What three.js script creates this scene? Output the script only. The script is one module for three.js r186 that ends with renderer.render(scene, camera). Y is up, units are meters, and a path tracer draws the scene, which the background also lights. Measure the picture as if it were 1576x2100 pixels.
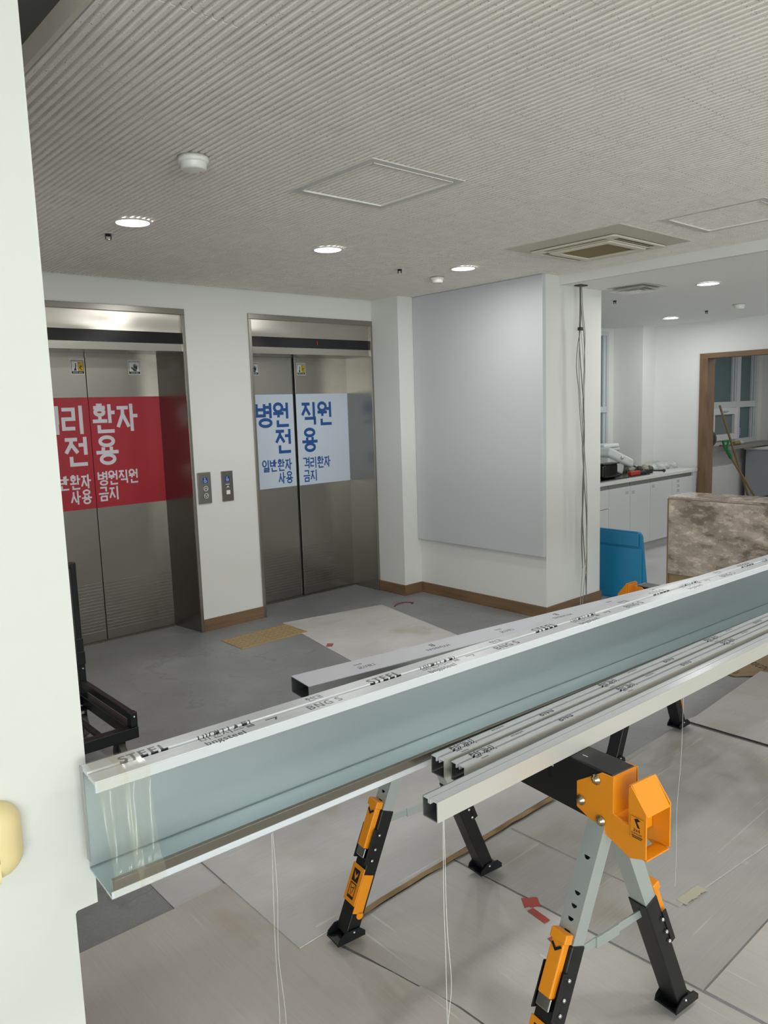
import * as THREE from 'three';
import { RoundedBoxGeometry } from 'three/addons/geometries/RoundedBoxGeometry.js';
import { mergeGeometries } from 'three/addons/utils/BufferGeometryUtils.js';
import { RectAreaLightUniformsLib } from 'three/addons/lights/RectAreaLightUniformsLib.js';

// ---------------------------------------------------------------- camera, light, exposure
RectAreaLightUniformsLib.init();
const scene = new THREE.Scene();
scene.background = new THREE.Color(0x9fb0b8);
const camera = new THREE.PerspectiveCamera(67.33, 1576 / 2100, 0.02, 60);
camera.position.set(0, 1.65, 0);
camera.rotation.set(-0.13568, -0.72332, -0.03209, 'YXZ');
const renderer = new THREE.WebGLRenderer({ antialias: true });
renderer.toneMapping = THREE.LinearToneMapping;
renderer.toneMappingExposure = 1.0;
renderer.shadowMap.enabled = true;
const LAMP = 130, DAY = 8;                       // radiance of a downlight diffuser, of the daylit entrance glass
const dayColor = new THREE.Color().setRGB(0.94, 1.0, 1.0), lampColor = new THREE.Color().setRGB(1.0, 0.995, 0.97);

// ---------------------------------------------------------------- helpers
let seed = 7;
const rnd = () => { seed = (seed * 1664525 + 1013904223) >>> 0; return seed / 4294967296; };
const rr = (a, b) => a + (b - a) * rnd();
const used = new Map();
function numbered(n) { const k = used.get(n) || 0; used.set(n, k + 1); return k ? n + '_' + String(k).padStart(3, '0') : n; }
const hex = (c) => new THREE.Color(c);
function mat(color, roughness = 0.6, extra = {}) { return new THREE.MeshStandardMaterial({ color: hex(color), roughness, ...extra }); }
function phys(color, roughness, extra = {}) { return new THREE.MeshPhysicalMaterial({ color: hex(color), roughness, ...extra }); }
function tr(g, x, y, z) { return g.translate(x, y, z); }
function bx(x0, y0, z0, x1, y1, z1) { return tr(new THREE.BoxGeometry(Math.abs(x1 - x0), Math.abs(y1 - y0), Math.abs(z1 - z0)), (x0 + x1) / 2, (y0 + y1) / 2, (z0 + z1) / 2); }
function rbx(x0, y0, z0, x1, y1, z1, r = 0.004, s = 2) {
  const w = Math.abs(x1 - x0), h = Math.abs(y1 - y0), d = Math.abs(z1 - z0);
  return tr(new RoundedBoxGeometry(w, h, d, s, Math.min(r, w * 0.49, h * 0.49, d * 0.49)), (x0 + x1) / 2, (y0 + y1) / 2, (z0 + z1) / 2);
}
function cyl(r0, r1, h, x, y, z, seg = 20) { return tr(new THREE.CylinderGeometry(r0, r1, h, seg), x, y, z); }
function lathe(pts, seg = 32) { return new THREE.LatheGeometry(pts.map((p) => new THREE.Vector2(p[0], p[1])), seg); }
function tube(pts, r, seg = 40, rad = 6) { return new THREE.TubeGeometry(new THREE.CatmullRomCurve3(pts.map((p) => new THREE.Vector3(...p))), seg, r, rad); }
function poly(pts, depth, bevel = 0) {   // outline in x,y pushed along +z
  const s = new THREE.Shape(pts.map((p) => new THREE.Vector2(p[0], p[1])));
  return new THREE.ExtrudeGeometry(s, bevel ? { depth: depth - 2 * bevel, bevelEnabled: true, bevelThickness: bevel, bevelSize: bevel, bevelOffset: -bevel, bevelSegments: 2 } : { depth, bevelEnabled: false });
}
function merged(list) {
  if (!Array.isArray(list)) return list;
  if (list.length === 1) return list[0];
  const l = list.map((g) => { const q = g.index ? g.toNonIndexed() : g; for (const k of Object.keys(q.attributes)) if (!['position', 'normal', 'uv'].includes(k)) q.deleteAttribute(k); return q; });
  return mergeGeometries(l);
}
function uvm(g, k = 1) {                  // uv in metres, taken from the face's own plane
  const p = g.attributes.position, n = g.attributes.normal, uv = new Float32Array(p.count * 2);
  for (let i = 0; i < p.count; i++) {
    const ax = Math.abs(n.getX(i)), ay = Math.abs(n.getY(i)), az = Math.abs(n.getZ(i));
    let u, v;
    if (ay >= ax && ay >= az) { u = p.getX(i); v = p.getZ(i); } else if (ax > az) { u = p.getZ(i); v = p.getY(i); } else { u = p.getX(i); v = p.getY(i); }
    uv[2 * i] = u * k; uv[2 * i + 1] = v * k;
  }
  g.setAttribute('uv', new THREE.BufferAttribute(uv, 2));
  return g;
}
function uvf(g, f) {
  const p = g.attributes.position, uv = new Float32Array(p.count * 2);
  for (let i = 0; i < p.count; i++) { const [u, v] = f(p.getX(i), p.getY(i), p.getZ(i)); uv[2 * i] = u; uv[2 * i + 1] = v; }
  g.setAttribute('uv', new THREE.BufferAttribute(uv, 2));
  return g;
}
function mesh(name, list, m, parent) {
  const o = new THREE.Mesh(merged(list), m); o.name = parent ? name : numbered(name); o.castShadow = o.receiveShadow = true;
  (parent || scene).add(o); return o;
}
const part = (name, list, m, parent) => mesh(name, list, m, parent);
function thing(name, label, category, pos = [0, 0, 0], turn = 0, group) {
  const o = new THREE.Group(); o.name = numbered(name); o.position.set(...pos); o.rotation.y = turn;
  o.userData = { label, category }; if (group) o.userData.group = group; scene.add(o); return o;
}
function solo(name, list, m, label, category, group) { const o = mesh(name, list, m); o.userData = { label, category }; if (group) o.userData.group = group; return o; }
function struct(name, list, m, label) { const o = mesh(name, list, m); o.userData = { kind: 'structure' }; if (label) o.userData.label = label; return o; }

// ---------------------------------------------------------------- computed textures
function hash(x, y, s) { let h = (x * 374761393 + y * 668265263 + s * 1442695041) | 0; h = Math.imul(h ^ (h >>> 13), 1274126177); return ((h ^ (h >>> 16)) >>> 0) / 4294967296; }
function vnoise(x, y, per, s) {
  const xi = Math.floor(x), yi = Math.floor(y), fx = x - xi, fy = y - yi, w = (v) => ((v % per) + per) % per, sx = fx * fx * (3 - 2 * fx), sy = fy * fy * (3 - 2 * fy);
  const a = hash(w(xi), w(yi), s), b = hash(w(xi + 1), w(yi), s), c = hash(w(xi), w(yi + 1), s), d = hash(w(xi + 1), w(yi + 1), s);
  return a + (b - a) * sx + (c - a) * sy + (a - b - c + d) * sx * sy;
}
function fbm(u, v, per, oct, s) { let t = 0, a = 0.5, n = 0; for (let i = 0; i < oct; i++) { t += a * vnoise(u * per, v * per, per, s + i); n += a; a *= 0.5; per *= 2; } return t / n; }
function tex(w, h, f, srgb = true) {
  const d = new Uint8Array(w * h * 4);
  for (let j = 0; j < h; j++) for (let i = 0; i < w; i++) {
    const c = f((i + 0.5) / w, (j + 0.5) / h), k = (j * w + i) * 4;
    for (let q = 0; q < 3; q++) d[k + q] = Math.max(0, Math.min(255, Array.isArray(c) ? c[q] : c));
    d[k + 3] = 255;
  }
  const t = new THREE.DataTexture(d, w, h); t.magFilter = THREE.LinearFilter; t.minFilter = THREE.LinearMipmapLinearFilter; t.generateMipmaps = true;
  t.wrapS = t.wrapT = THREE.RepeatWrapping; if (srgb) t.colorSpace = THREE.SRGBColorSpace; t.needsUpdate = true; return t;
}
function scaled(t, sx, sy, ox = 0, oy = 0, rot = 0) { const c = t.clone(); c.repeat.set(1 / sx, 1 / sy); c.offset.set(ox, oy); c.rotation = rot; c.needsUpdate = true; return c; }
function canvasTex(w, h, draw) {
  const c = document.createElement('canvas'); c.width = w; c.height = h; const x = c.getContext('2d'); draw(x, w, h);
  const t = new THREE.CanvasTexture(c); t.colorSpace = THREE.SRGBColorSpace; t.wrapS = t.wrapT = THREE.RepeatWrapping; t.anisotropy = 8; return t;
}
// Korean lettering drawn as strokes
const CHO = 'ㄱㄲㄴㄷㄸㄹㅁㅂㅃㅅㅆㅇㅈㅉㅊㅋㅌㅍㅎ', JUNG = 'ㅏㅐㅑㅒㅓㅔㅕㅖㅗㅘㅙㅚㅛㅜㅝㅞㅟㅠㅡㅢㅣ', JONG = ' ㄱㄲㄳㄴㄵㄶㄷㄹㄺㄻㄼㄽㄾㄿㅀㅁㅂㅄㅅㅆㅇㅈㅊㅋㅌㅍㅎ';
const JAMO = {
  'ㄱ': [[0, .08, .9, .08, .9, 1]], 'ㄴ': [[.08, 0, .08, .92, 1, .92]], 'ㄷ': [[1, .08, .08, .08, .08, .92, 1, .92]],
  'ㄹ': [[0, .06, .92, .06, .92, .5, .08, .5, .08, .94, 1, .94]], 'ㅁ': [[.06, .06, .94, .06, .94, .94, .06, .94, .06, .06]],
  'ㅂ': [[.06, 0, .06, .94, .94, .94, .94, 0], [.06, .45, .94, .45]], 'ㅅ': [[.5, 0, .48, .35, .02, 1], [.48, .35, .98, 1]],
  'ㅇ': ['o', .5, .5, .46, .46], 'ㅈ': [[0, .08, 1, .08], [.5, .08, .48, .38, .02, 1], [.48, .38, .98, 1]],
  'ㅌ': [[1, .06, .08, .06, .08, .94, 1, .94], [.08, .5, .95, .5]], 'ㅎ': [[.25, .02, .75, .02], [0, .25, 1, .25], 'o', .5, .7, .36, .27],
  'ㅏ': [[.25, 0, .25, 1], [.25, .44, 1, .44]], 'ㅓ': [[.8, 0, .8, 1], [0, .44, .8, .44]], 'ㅣ': [[.6, 0, .6, 1]], 'ㅕ': [[.8, 0, .8, 1], [0, .28, .8, .28], [0, .62, .8, .62]],
  'ㅐ': [[.2, 0, .2, 1], [.85, 0, .85, 1], [.2, .46, .85, .46]], 'ㅗ': [[0, .9, 1, .9], [.5, .1, .5, .9]], 'ㅛ': [[0, .9, 1, .9], [.32, .1, .32, .9], [.68, .1, .68, .9]],
  'ㅜ': [[0, .15, 1, .15], [.5, .15, .5, 1]], 'ㅡ': [[0, .5, 1, .5]],
};
function jamo(x, ch, ox, oy, w, h) {
  const d = JAMO[ch]; if (!d) return;
  for (let i = 0; i < d.length; i++) {
    x.beginPath();
    if (d[i] === 'o') { x.ellipse(ox + d[i + 1] * w, oy + d[i + 2] * h, d[i + 3] * w, d[i + 4] * h, 0, 0, 7); i += 4; } else {
      const q = d[i]; x.moveTo(ox + q[0] * w, oy + q[1] * h); for (let k = 2; k < q.length; k += 2) x.lineTo(ox + q[k] * w, oy + q[k + 1] * h);
    }
    x.stroke();
  }
}
function hangul(x, text, ox, oy, gw, gh, weight, pitch = gw * 1.06) {    // ox, oy: top left of the first glyph
  x.lineWidth = weight; x.lineJoin = 'miter'; x.lineCap = 'butt';
  for (const ch of text) {
    const n = ch.charCodeAt(0) - 0xac00;
    const c = CHO[Math.floor(n / 588)], v = JUNG[Math.floor((n % 588) / 28)], f = JONG[n % 28], F = f !== ' ';
    const J = (j, a, b, w, h) => jamo(x, j, ox + a * gw, oy + b * gh, w * gw, h * gh);
    if (v === 'ㅘ' || v === 'ㅝ') {
      J(c, .06, .03, .52, .36); J(v === 'ㅘ' ? 'ㅗ' : 'ㅜ', 0, .42, .64, .2); J(v === 'ㅘ' ? 'ㅏ' : 'ㅓ', v === 'ㅘ' ? .68 : .6, 0, .32, .68); if (F) J(f, .2, .74, .74, .25);
    } else if ('ㅗㅛㅜㅡ'.includes(v)) {
      if (F) { J(c, .18, .02, .64, .32); J(v, 0, .36, 1, .24); J(f, .18, .66, .64, .33); } else { J(c, .12, .03, .76, .55); J(v, 0, .58, 1, .36); }
    } else if (F) { J(c, .04, .04, .52, .52); J(v, .6, 0, .36, .64); J(f, .2, .68, .74, .31); } else { J(c, .04, .08, .52, .76); J(v, .6, 0, .38, 1); }
    ox += pitch;
  }
}

// paint, plaster
const plasterBump = tex(256, 256, (u, v) => 128 + (fbm(u, v, 32, 3, 3) - 0.5) * 120, false);
const wallMat = new THREE.MeshStandardMaterial({ color: hex(0xdcdcd8), roughness: 0.5, bumpMap: scaled(plasterBump, 0.5, 0.5), bumpScale: 0.0006 });
const wallWhite = new THREE.MeshStandardMaterial({ color: hex(0xdfe0de), roughness: 0.55 });
const panelMat = mat(0xc3c6c8, 0.42);
const smoothCeil = mat(0xeeeeea, 0.7);
const woodTex = tex(512, 128, (u, v) => { const g = fbm(u, v, 4, 2, 5) * 0.6 + 0.4 * vnoise(u * 6, v * 64, 64, 9), k = (g - 0.5) * 46; return [116 + k, 91 + k * 0.85, 66 + k * 0.7]; });
const woodMat = new THREE.MeshStandardMaterial({ map: scaled(woodTex, 1.2, 0.3), roughness: 0.5 });
const doorWoodMat = new THREE.MeshStandardMaterial({ map: scaled(woodTex, 0.9, 0.3, 0, 0, Math.PI / 2), roughness: 0.5 });
// brushed stainless steel, anodised aluminium
const steel = new THREE.MeshPhysicalMaterial({ color: hex(0x96938c), metalness: 1, roughness: 0.27 });
const wave = tex(256, 256, (u, v) => 128 + (fbm(u, v, 3, 2, 41) - 0.5) * 220, false);
const steelWavy = new THREE.MeshPhysicalMaterial({ color: hex(0xa3a098), metalness: 1, roughness: 0.24, anisotropy: 0.85, anisotropyRotation: 0, bumpMap: scaled(wave, 1.6, 0.5), bumpScale: 0.008 });
const steelPlate = mat(0x8c8d8a, 0.36, { metalness: 1 });
const chrome = mat(0xc8c8c6, 0.18, { metalness: 1 });
const galv = new THREE.MeshStandardMaterial({ color: hex(0xb9c0bc), roughness: 0.42, metalness: 0.6 });
const alu = new THREE.MeshPhysicalMaterial({ color: hex(0xc2cfd1), metalness: 0.95, roughness: 0.46, anisotropy: 0.7, anisotropyRotation: Math.PI / 2 });
const aluBar = new THREE.MeshStandardMaterial({ color: hex(0xc9c8c0), metalness: 0.35, roughness: 0.4 });
const black = mat(0x0c0d0f, 0.42);
const millAlu = mat(0xa4a6a6, 0.45, { metalness: 1 });
const blackGloss = mat(0x06070a, 0.16);
const blackMetal = mat(0x15171a, 0.38, { metalness: 0.2 });
const whitePlastic = mat(0xe4e4de, 0.35);
const creamPlastic = mat(0xd6d0bd, 0.45);
const rubber = mat(0x55554f, 0.8);

// ---------------------------------------------------------------- floor and protective sheets
const vinyl = tex(1024, 1024, (u, v) => {
  const a = fbm(u, v, 5, 5, 51), b = Math.abs(fbm(u + 0.07 * a, v + 0.05 * a, 8, 4, 57) - 0.5), c = vnoise(u * 400, v * 400, 400, 59);
  let k = 136 + (a - 0.5) * 34 + (c - 0.5) * 10; if (b < 0.03) k -= 12 * (1 - b / 0.03) * (a > 0.5 ? 1 : 0.3); return [k, k + 1, k + 2];
});
const vinylMat = new THREE.MeshStandardMaterial({ map: scaled(vinyl, 1.8, 1.8), roughness: 0.42 });
struct('floor', uvm(bx(-3.2, -0.12, -5.6, 13, 0, 7.2)), vinylMat);
struct('floor_room', uvm(bx(4.92, 0, -5.25, 12.75, 0.002, 1.8)), new THREE.MeshStandardMaterial({ color: hex(0xffffff), map: scaled(tex(512, 512, (u, v) => { const k = 190 + (fbm(u, v, 5, 4, 301) - 0.5) * 26; return [k, k + 1, k + 2]; }), 1.6, 1.6), roughness: 0.4 }), 'pale vinyl floor of the room beyond');
function sheetTex(base, s, along) {
  return tex(512, 512, (u, v) => {
    const f = along ? vnoise(u * 12, v * 420, 420, s) : vnoise(u * 420, v * 12, 420, s), a = fbm(u, v, 4, 5, s + 3), st = fbm(u, v, 7, 3, s + 9);
    let k = (a - 0.5) * 26 + (f - 0.5) * 7; const sc = along ? vnoise(u * 3, v * 90, 90, s + 5) : vnoise(u * 90, v * 3, 90, s + 5); if (sc > 0.93) k += (sc - 0.93) * 420;
    const d = st > 0.62 ? (st - 0.62) * 60 : 0;
    return [base[0] + k - d * 0.7, base[1] + k - d, base[2] + k - d * 1.5];
  });
}
const sheetMats = [[[194, 192, 191], 61, true], [[184, 178, 171], 71, false], [[196, 194, 191], 81, true], [[186, 182, 178], 91, false], [[169, 167, 164], 181, true]].map(([b, s, al]) => {
  const t = sheetTex(b, s, al); return new THREE.MeshStandardMaterial({ map: scaled(t, 1.3, 1.3), roughness: 0.5, bumpMap: scaled(t, 1.3, 1.3), bumpScale: 0.0006 });
});
function sheet(name, pts, y, m, label, t = 0.003) {    // pts: x,z corners
  const g = poly(pts.map(([x, z]) => [x, -z]), t, 0.00035).rotateX(-Math.PI / 2).translate(0, y, 0);
  return solo(name, uvm(g), m, label, 'floor sheet', 'protective floor sheets');
}
sheet('floor_sheet', [[3.254, -4.926], [4.142, -4.76], [3.80, -3.0], [2.92, -3.16]], 0.0005, sheetMats[2], 'pale protective sheet on the floor before the blue-lettered elevator');
sheet('floor_sheet', [[1.018, -2.75], [1.9, -2.75], [1.9, -2.28], [1.018, -2.28]], 0.0005, sheetMats[0], 'protective sheet strip under the low end of the long channel');
sheet('floor_sheet', [[0.3, -2.292], [1.03, -2.276], [1.33, -2.28], [1.325, -1.9], [1.30, -1.75], [1.345, -1.55], [1.36, -1.46], [1.372, -1.45], [1.385, -1.34], [1.41, -0.6], [0.3, -0.6]], 0.0038, sheetMats[1], 'wide stained brownish protective sheet with a torn edge, nearest the white wall');
sheet('floor_sheet', [[1.215, -2.75], [2.9, -2.75], [2.9, -1.845], [2.1, -1.838], [1.205, -1.822]], 0.0072, sheetMats[0], 'scratched pale protective sheet under the outer feet of the nearer sawhorse');
sheet('floor_sheet', [[1.33, -1.808], [1.885, -1.815], [1.93, -0.6], [1.42, -0.6], [1.395, -1.33], [1.36, -1.5], [1.318, -1.75]], 0.0005, sheetMats[3], 'narrow protective sheet between the legs of the nearer sawhorse');
sheet('floor_sheet', [[1.895, -1.815], [3.6, -1.815], [3.6, -0.9], [1.93, -0.9]], 0.0005, sheetMats[4], 'long protective sheet below the three aluminium bars');
sheet('floor_sheet', [[2.215, -1.118], [2.235, -1.118], [3.17, -1.03], [3.19, -1.78], [2.20, -1.80]], 0.004, sheetMats[4], 'loose protective sheet with a torn taped corner beside the orange bracket', 0.005);
sheet('floor_sheet', [[3.62, -1.815], [3.70, -1.80], [4.60, -1.845], [4.60, -0.8], [3.62, -0.8]], 0.009, sheetMats[4], 'protective sheet partly covering the lettered cardboard');
sheet('floor_sheet', [[1.935, -0.893], [3.6, -0.893], [3.6, 0.2], [1.96, 0.2]], 0.0005, sheetMats[3], 'pinkish protective sheet at the near feet of the sawhorse');
sheet('floor_sheet', [[-2.9, 0.25], [4.8, 0.25], [4.8, 4.6], [-2.9, 4.6]], 0.0005, sheetMats[2], 'wide pale protective sheet across the hall floor behind the camera');
const tapeBrown = new THREE.MeshStandardMaterial({ map: tex(256, 32, (u, v) => { const k = (fbm(u, v, 12, 3, 111) - 0.5) * 60; return [140 + k, 112 + k, 66 + k]; }), roughness: 0.55 });
function strip(name, a, b, w, y, m, label, cat, wob = 0) {
  const n = 16, p = [], dx = b[0] - a[0], dz = b[1] - a[1], L = Math.hypot(dx, dz), nx = -dz / L, nz = dx / L, L1 = [], L2 = [];
  for (let i = 0; i <= n; i++) { const t = i / n, o = wob * Math.sin(i * 1.7) * Math.sin(i * 0.9), x = a[0] + dx * t, z = a[1] + dz * t; L1.push([x + nx * (w / 2 + o), -(z + nz * (w / 2 + o))]); L2.unshift([x - nx * (w / 2 - o * 0.5), -(z - nz * (w / 2 - o * 0.5))]); }
  return solo(name, uvm(poly([...L1, ...L2], 0.00035).rotateX(-Math.PI / 2).translate(0, y, 0)), m, label, cat);
}
strip('floor_tape', [1.40, -1.817], [2.5, -1.826], 0.022, 0.0104, tapeBrown, 'brown packing tape along the gap between two floor sheets', 'tape', 0.006);
strip('floor_tape', [2.238, -1.124], [2.36, -1.112], 0.034, 0.0092, mat(0xb9b4a0, 0.6), 'torn yellowish tape on the corner of the loose floor sheet', 'tape', 0.004);
const redTape = mat(0xa8372f, 0.5);
strip('floor_tape', [1.872, -1.487], [1.915, -1.452], 0.05, 0.0036, redTape, 'small crumpled red tape end at the head of the sheet joint', 'tape', 0.004);
strip('floor_tape', [1.862, -1.448], [1.852, -1.372], 0.026, 0.0046, redTape, 'red tape flap hanging beside the sheet joint', 'tape', 0.001);
strip('floor_tape', [1.786, -1.312], [1.882, -1.294], 0.026, 0.0046, redTape, 'red tape strip crossing the joint towards the silver leg', 'tape', 0.001);
strip('floor_tape', [3.13, -4.17], [3.18, -4.22], 0.045, 0.0046, mat(0x9c5a56, 0.6), 'faded red tape stub at the pale sheet edge', 'tape', 0.002);
solo('tape_loop', tube([[4.17, 0.006, -4.63], [4.24, 0.008, -4.67], [4.33, 0.008, -4.66], [4.36, 0.007, -4.60], [4.33, 0.006, -4.59]], 0.006, 24, 6).scale(1, 0.6, 1), mat(0x7c4138, 0.6), 'curled dark red tape loop on the floor near the corner wall', 'tape');
// brass coloured tactile paving
{
  const t = thing('tactile_paving', 'tan dotted tactile paving strip on the floor between the elevators', 'tactile paving', [2.68, 0, -4.88], 0.0);
  const m = mat(0xa58f66, 0.5), pl = [];
  for (let i = 0; i < 2; i++) {
    const tile = part('tile', rbx(i * 0.285, 0, 0, i * 0.285 + 0.283, 0.004, 0.3, 0.001, 1), m, t), dots = [];
    for (let a = 0; a < 6; a++) for (let b = 0; b < 6; b++) dots.push(cyl(0.012, 0.017, 0.004, i * 0.285 + 0.025 + a * 0.047, 0.006, 0.026 + b * 0.049, 10));
    const d = part('studs', dots, mat(0x9c8459, 0.5), tile); d.userData.kind = 'stuff';
  }
}
// cardboard with lettering
{
  const t = thing('cardboard_sheet', 'flattened brown cardboard with black capital lettering on the floor', 'cardboard', [0, 0, 0]);
  const tx = canvasTex(1024, 256, (x, w, h) => { x.fillStyle = '#7d6b50'; x.fillRect(0, 0, w, h); for (let i = 0; i < 900; i++) { x.fillStyle = `rgba(${i % 2 ? 60 : 150},${i % 2 ? 50 : 130},95,0.06)`; x.fillRect((i * 377) % w, (i * 131) % h, 60, 2); } x.fillStyle = '#17120d'; x.font = 'bold 120px sans-serif'; x.fillText('ELECTRICDOOR', 40, 170); });
  tx.wrapS = tx.wrapT = THREE.ClampToEdgeWrapping;
  const g = poly([[4.44, 2.12], [5.1, 2.16], [5.1, 1.2], [4.62, 1.2], [4.50, 1.84], [4.42, 1.92]], 0.004).rotateX(-Math.PI / 2).translate(0, 0.0045, 0);
  part('board', uvf(g, (X, Y, Z) => [((X - 4.754) * -0.42 + (Z + 2.021) * 0.906 + 0.07) / 0.43 + 0.04, ((X - 4.754) * 0.906 + (Z + 2.021) * 0.42) / 0.17 + 0.5]), new THREE.MeshStandardMaterial({ map: tx, roughness: 0.75 }), t);
  part('flap', rbx(4.46, 0.009, -2.10, 4.52, 0.013, -1.93, 0.002, 1), mat(0x6a5a44, 0.8), t);
}

// ---------------------------------------------------------------- walls
const ZW = -5.18, ZD = -5.53, CE = 2.565, CR = 2.50;
const E1 = [1.50, 2.711], E2 = [3.243, 4.494], ET = 2.392;
struct('wall_back', [bx(0.5, 0, ZW, E1[0], ET, ZW - 0.5), bx(E1[1], 0, ZW, E2[0], ET, ZW - 0.5), bx(0.5, ET, ZW, 4.8, 3.0, ZW - 0.5), bx(E2[1], 0, ZW, 4.8, ET, ZW - 0.5), bx(0.5, 0, ZW - 0.42, 4.8, 3.0, ZW - 0.52)], wallMat, 'white painted wall around the two elevators');
struct('wall_right', [bx(4.495, 0, -4.84, 5.0, 3.0, -5.6), bx(4.70, 0, -3.48, 5.42, CE, -5.5)], wallMat, 'white wall block and pillar between the elevator hall and the room beyond');
solo('wall_panel', rbx(4.665, 0.487, -4.838, 4.71, CE - 0.002, -3.482, 0.003, 1), panelMat, 'large smooth white panel fixed high on the wall before the pillar', 'wall panel');
struct('wall_left', bx(0.45, 0, -3.2, 0.70, 2.95, -5.3), wallWhite, 'white side wall of the elevator hall');
struct('wall_near', poly([[-3.0, 0], [0.445, 0], [0.445, 0.69], [0.449, 0.695], [0.489, 0.695], [0.489, 2.95], [-3.0, 2.95]], 0.17).translate(0, 0, -1.62), mat(0xd2d3cd, 0.5), 'bright white wall close to the camera');
struct('baseboard_back', uvm(merged([bx(E1[1], 0, ZW, E2[0], 0.093, ZW + 0.012), bx(4.483, 0, -5.18, 4.495, 0.093, -4.828), bx(4.4952, 0, -4.8395, 4.688, 0.093, -4.8285)])), woodMat);
struct('baseboard_right', uvm(merged([bx(4.6882, 0, -4.84, 4.70, 0.0932, -3.468), bx(4.7002, 0, -3.48, 5.4198, 0.093, -3.4682), bx(5.42, 0, -3.468, 5.432, 0.0932, -5.2)])), woodMat);
// right room, room behind it, the closed sides behind the camera
struct('wall_room', [bx(8.75, 0, -5.5, 8.87, 3.0, -4.285), bx(8.75, 2.125, -4.285, 8.87, 3.0, -3.2), bx(8.75, 0, -3.2, 8.87, 3.0, 2.0)], wallWhite, 'white wall with the wooden door opening');
struct('wall_column', bx(8.45, 0, -4.86, 8.76, 3.0, -5.4), wallWhite, 'white column in the corner beyond the cabinets');
struct('wall_outer', [bx(5.3, 0, -5.25, 6.9, 3.0, -5.5), bx(6.9, 0, -5.25, 8.33, 0.9, -5.5), bx(6.9, 2.46, -5.25, 8.33, 3.0, -5.5), bx(8.33, 0, -5.25, 10.9, 3.0, -5.5), bx(10.9, 0, -5.25, 12.55, 0.93, -5.5), bx(10.9, 2.5, -5.25, 12.55, 3.0, -5.5), bx(12.55, 0, -5.25, 12.9, 3.0, -5.5)], wallWhite, 'outer wall with the frosted windows');
struct('wall_far', bx(12.75, 0, -5.5, 12.87, 3.0, 2.0), wallWhite);
struct('wall_side', [bx(-3.2, 0, -5.6, -3.0, 3.0, 2.2), bx(-3.2, 0, 2.2, -3.0, 0.3, 6.75), bx(-3.2, 2.3, 2.2, -3.0, 3.0, 6.75), bx(-3.2, 0, 6.75, -3.0, 3.0, 7.2), bx(-3.0, 0, -5.3, 0.5, 3.0, -5.5)], wallWhite);
struct('wall_entrance', [bx(-3.2, 0, 7.0, -2.4, 3.0, 7.2), bx(-2.4, 0, 7.0, 0.65, 0.12, 7.2), bx(-2.4, 2.3, 7.0, 0.65, 3.0, 7.2), bx(0.65, 0, 7.0, 5.1, 3.0, 7.2)], wallWhite);
struct('wall_rear', [bx(4.9, 0, 1.8, 13, 3.0, 2.0), bx(4.9, 0, 2.0, 5.1, 3.0, 7.0)], wallWhite);

// ---------------------------------------------------------------- ceilings
{
  const ceil = new THREE.Group(); ceil.name = 'ceiling'; ceil.userData = { kind: 'structure', label: 'ribbed acoustic board ceiling of the elevator hall' }; scene.add(ceil);
  const boardTex = tex(512, 512, (u, v) => { const a = fbm(u, v, 6, 4, 121), b = vnoise(u * 180, v * 180, 180, 125), c = vnoise(u * 70, v * 70, 70, 127); let k = 236 + (a - 0.5) * 16 + (b - 0.5) * 12; if (b > 0.88 && c > 0.55) k -= 85; if (b < 0.05) k += 19; return [k, k - 4, k - 12]; });
  const bm = [0, 1, 2].map((i) => new THREE.MeshStandardMaterial({ map: scaled(boardTex, 0.5, 0.5, i * 0.37, i * 0.21), roughness: 0.85 }));
  const P = 0.027, N = 12, BW = P * N;
  function board(n, len) {
    const pts = [[0, 0.022]];
    for (let i = 0; i < n; i++) { const a = i * P; pts.push([a, 0.0115], [a + 0.0025, 0.0115], [a + 0.0045, 0.009], [a + 0.006, 0.0015], [a + 0.008, 0.0], [a + 0.019, 0.0], [a + 0.021, 0.0015], [a + 0.0225, 0.009], [a + 0.0245, 0.0115]); }
    pts.push([n * P, 0.0115], [n * P, 0.022]);
    return uvm(poly(pts, len));
  }
  const rows = [[-5.165, -1.702, 0], [-1.696, 7.0, 0], [-5.165, -3.42, 1], [-3.417, 7.0, 1]];
  for (const [z0, z1, kind] of rows) {
    const g = board(N, z1 - z0), gl = board(8, z1 - z0); let k = 0;
    for (let x = 0.766; x < 4.85; x += BW + 0.0012) {
      const narrow = x + BW > 4.86; if ((x < 0.9) !== (kind === 0)) continue;
      const o = part('ceiling_board', narrow ? gl : g, bm[k++ % 3], ceil); o.position.set(x, CE, z0);
      if (narrow) o.scale.x = (4.86 - x) / (8 * P);
    }
  }
  struct('trim_001', [bx(0.752, CE, -5.18, 0.766, CE + 0.055, 7.0)], mat(0xcfcabc, 0.7), 'edge board of the hanging ribbed ceiling');
  struct('ceiling_slab', bx(-3.2, 2.95, -5.6, 13, 3.1, 7.2), mat(0xb9b7b0, 0.8));
  struct('ceiling_room', [bx(4.90, CR, -5.3, 8.76, CR + 0.03, 2.0), bx(8.76, CR + 0.1, -5.3, 12.8, CR + 0.13, 2.0)], smoothCeil, 'smooth white ceiling of the room beyond');
  struct('trim_002', bx(4.86, CR - 0.002, -3.48, 4.90, CE + 0.03, 1.8), wallMat, 'drop board where the ribbed ceiling ends');
}

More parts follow.
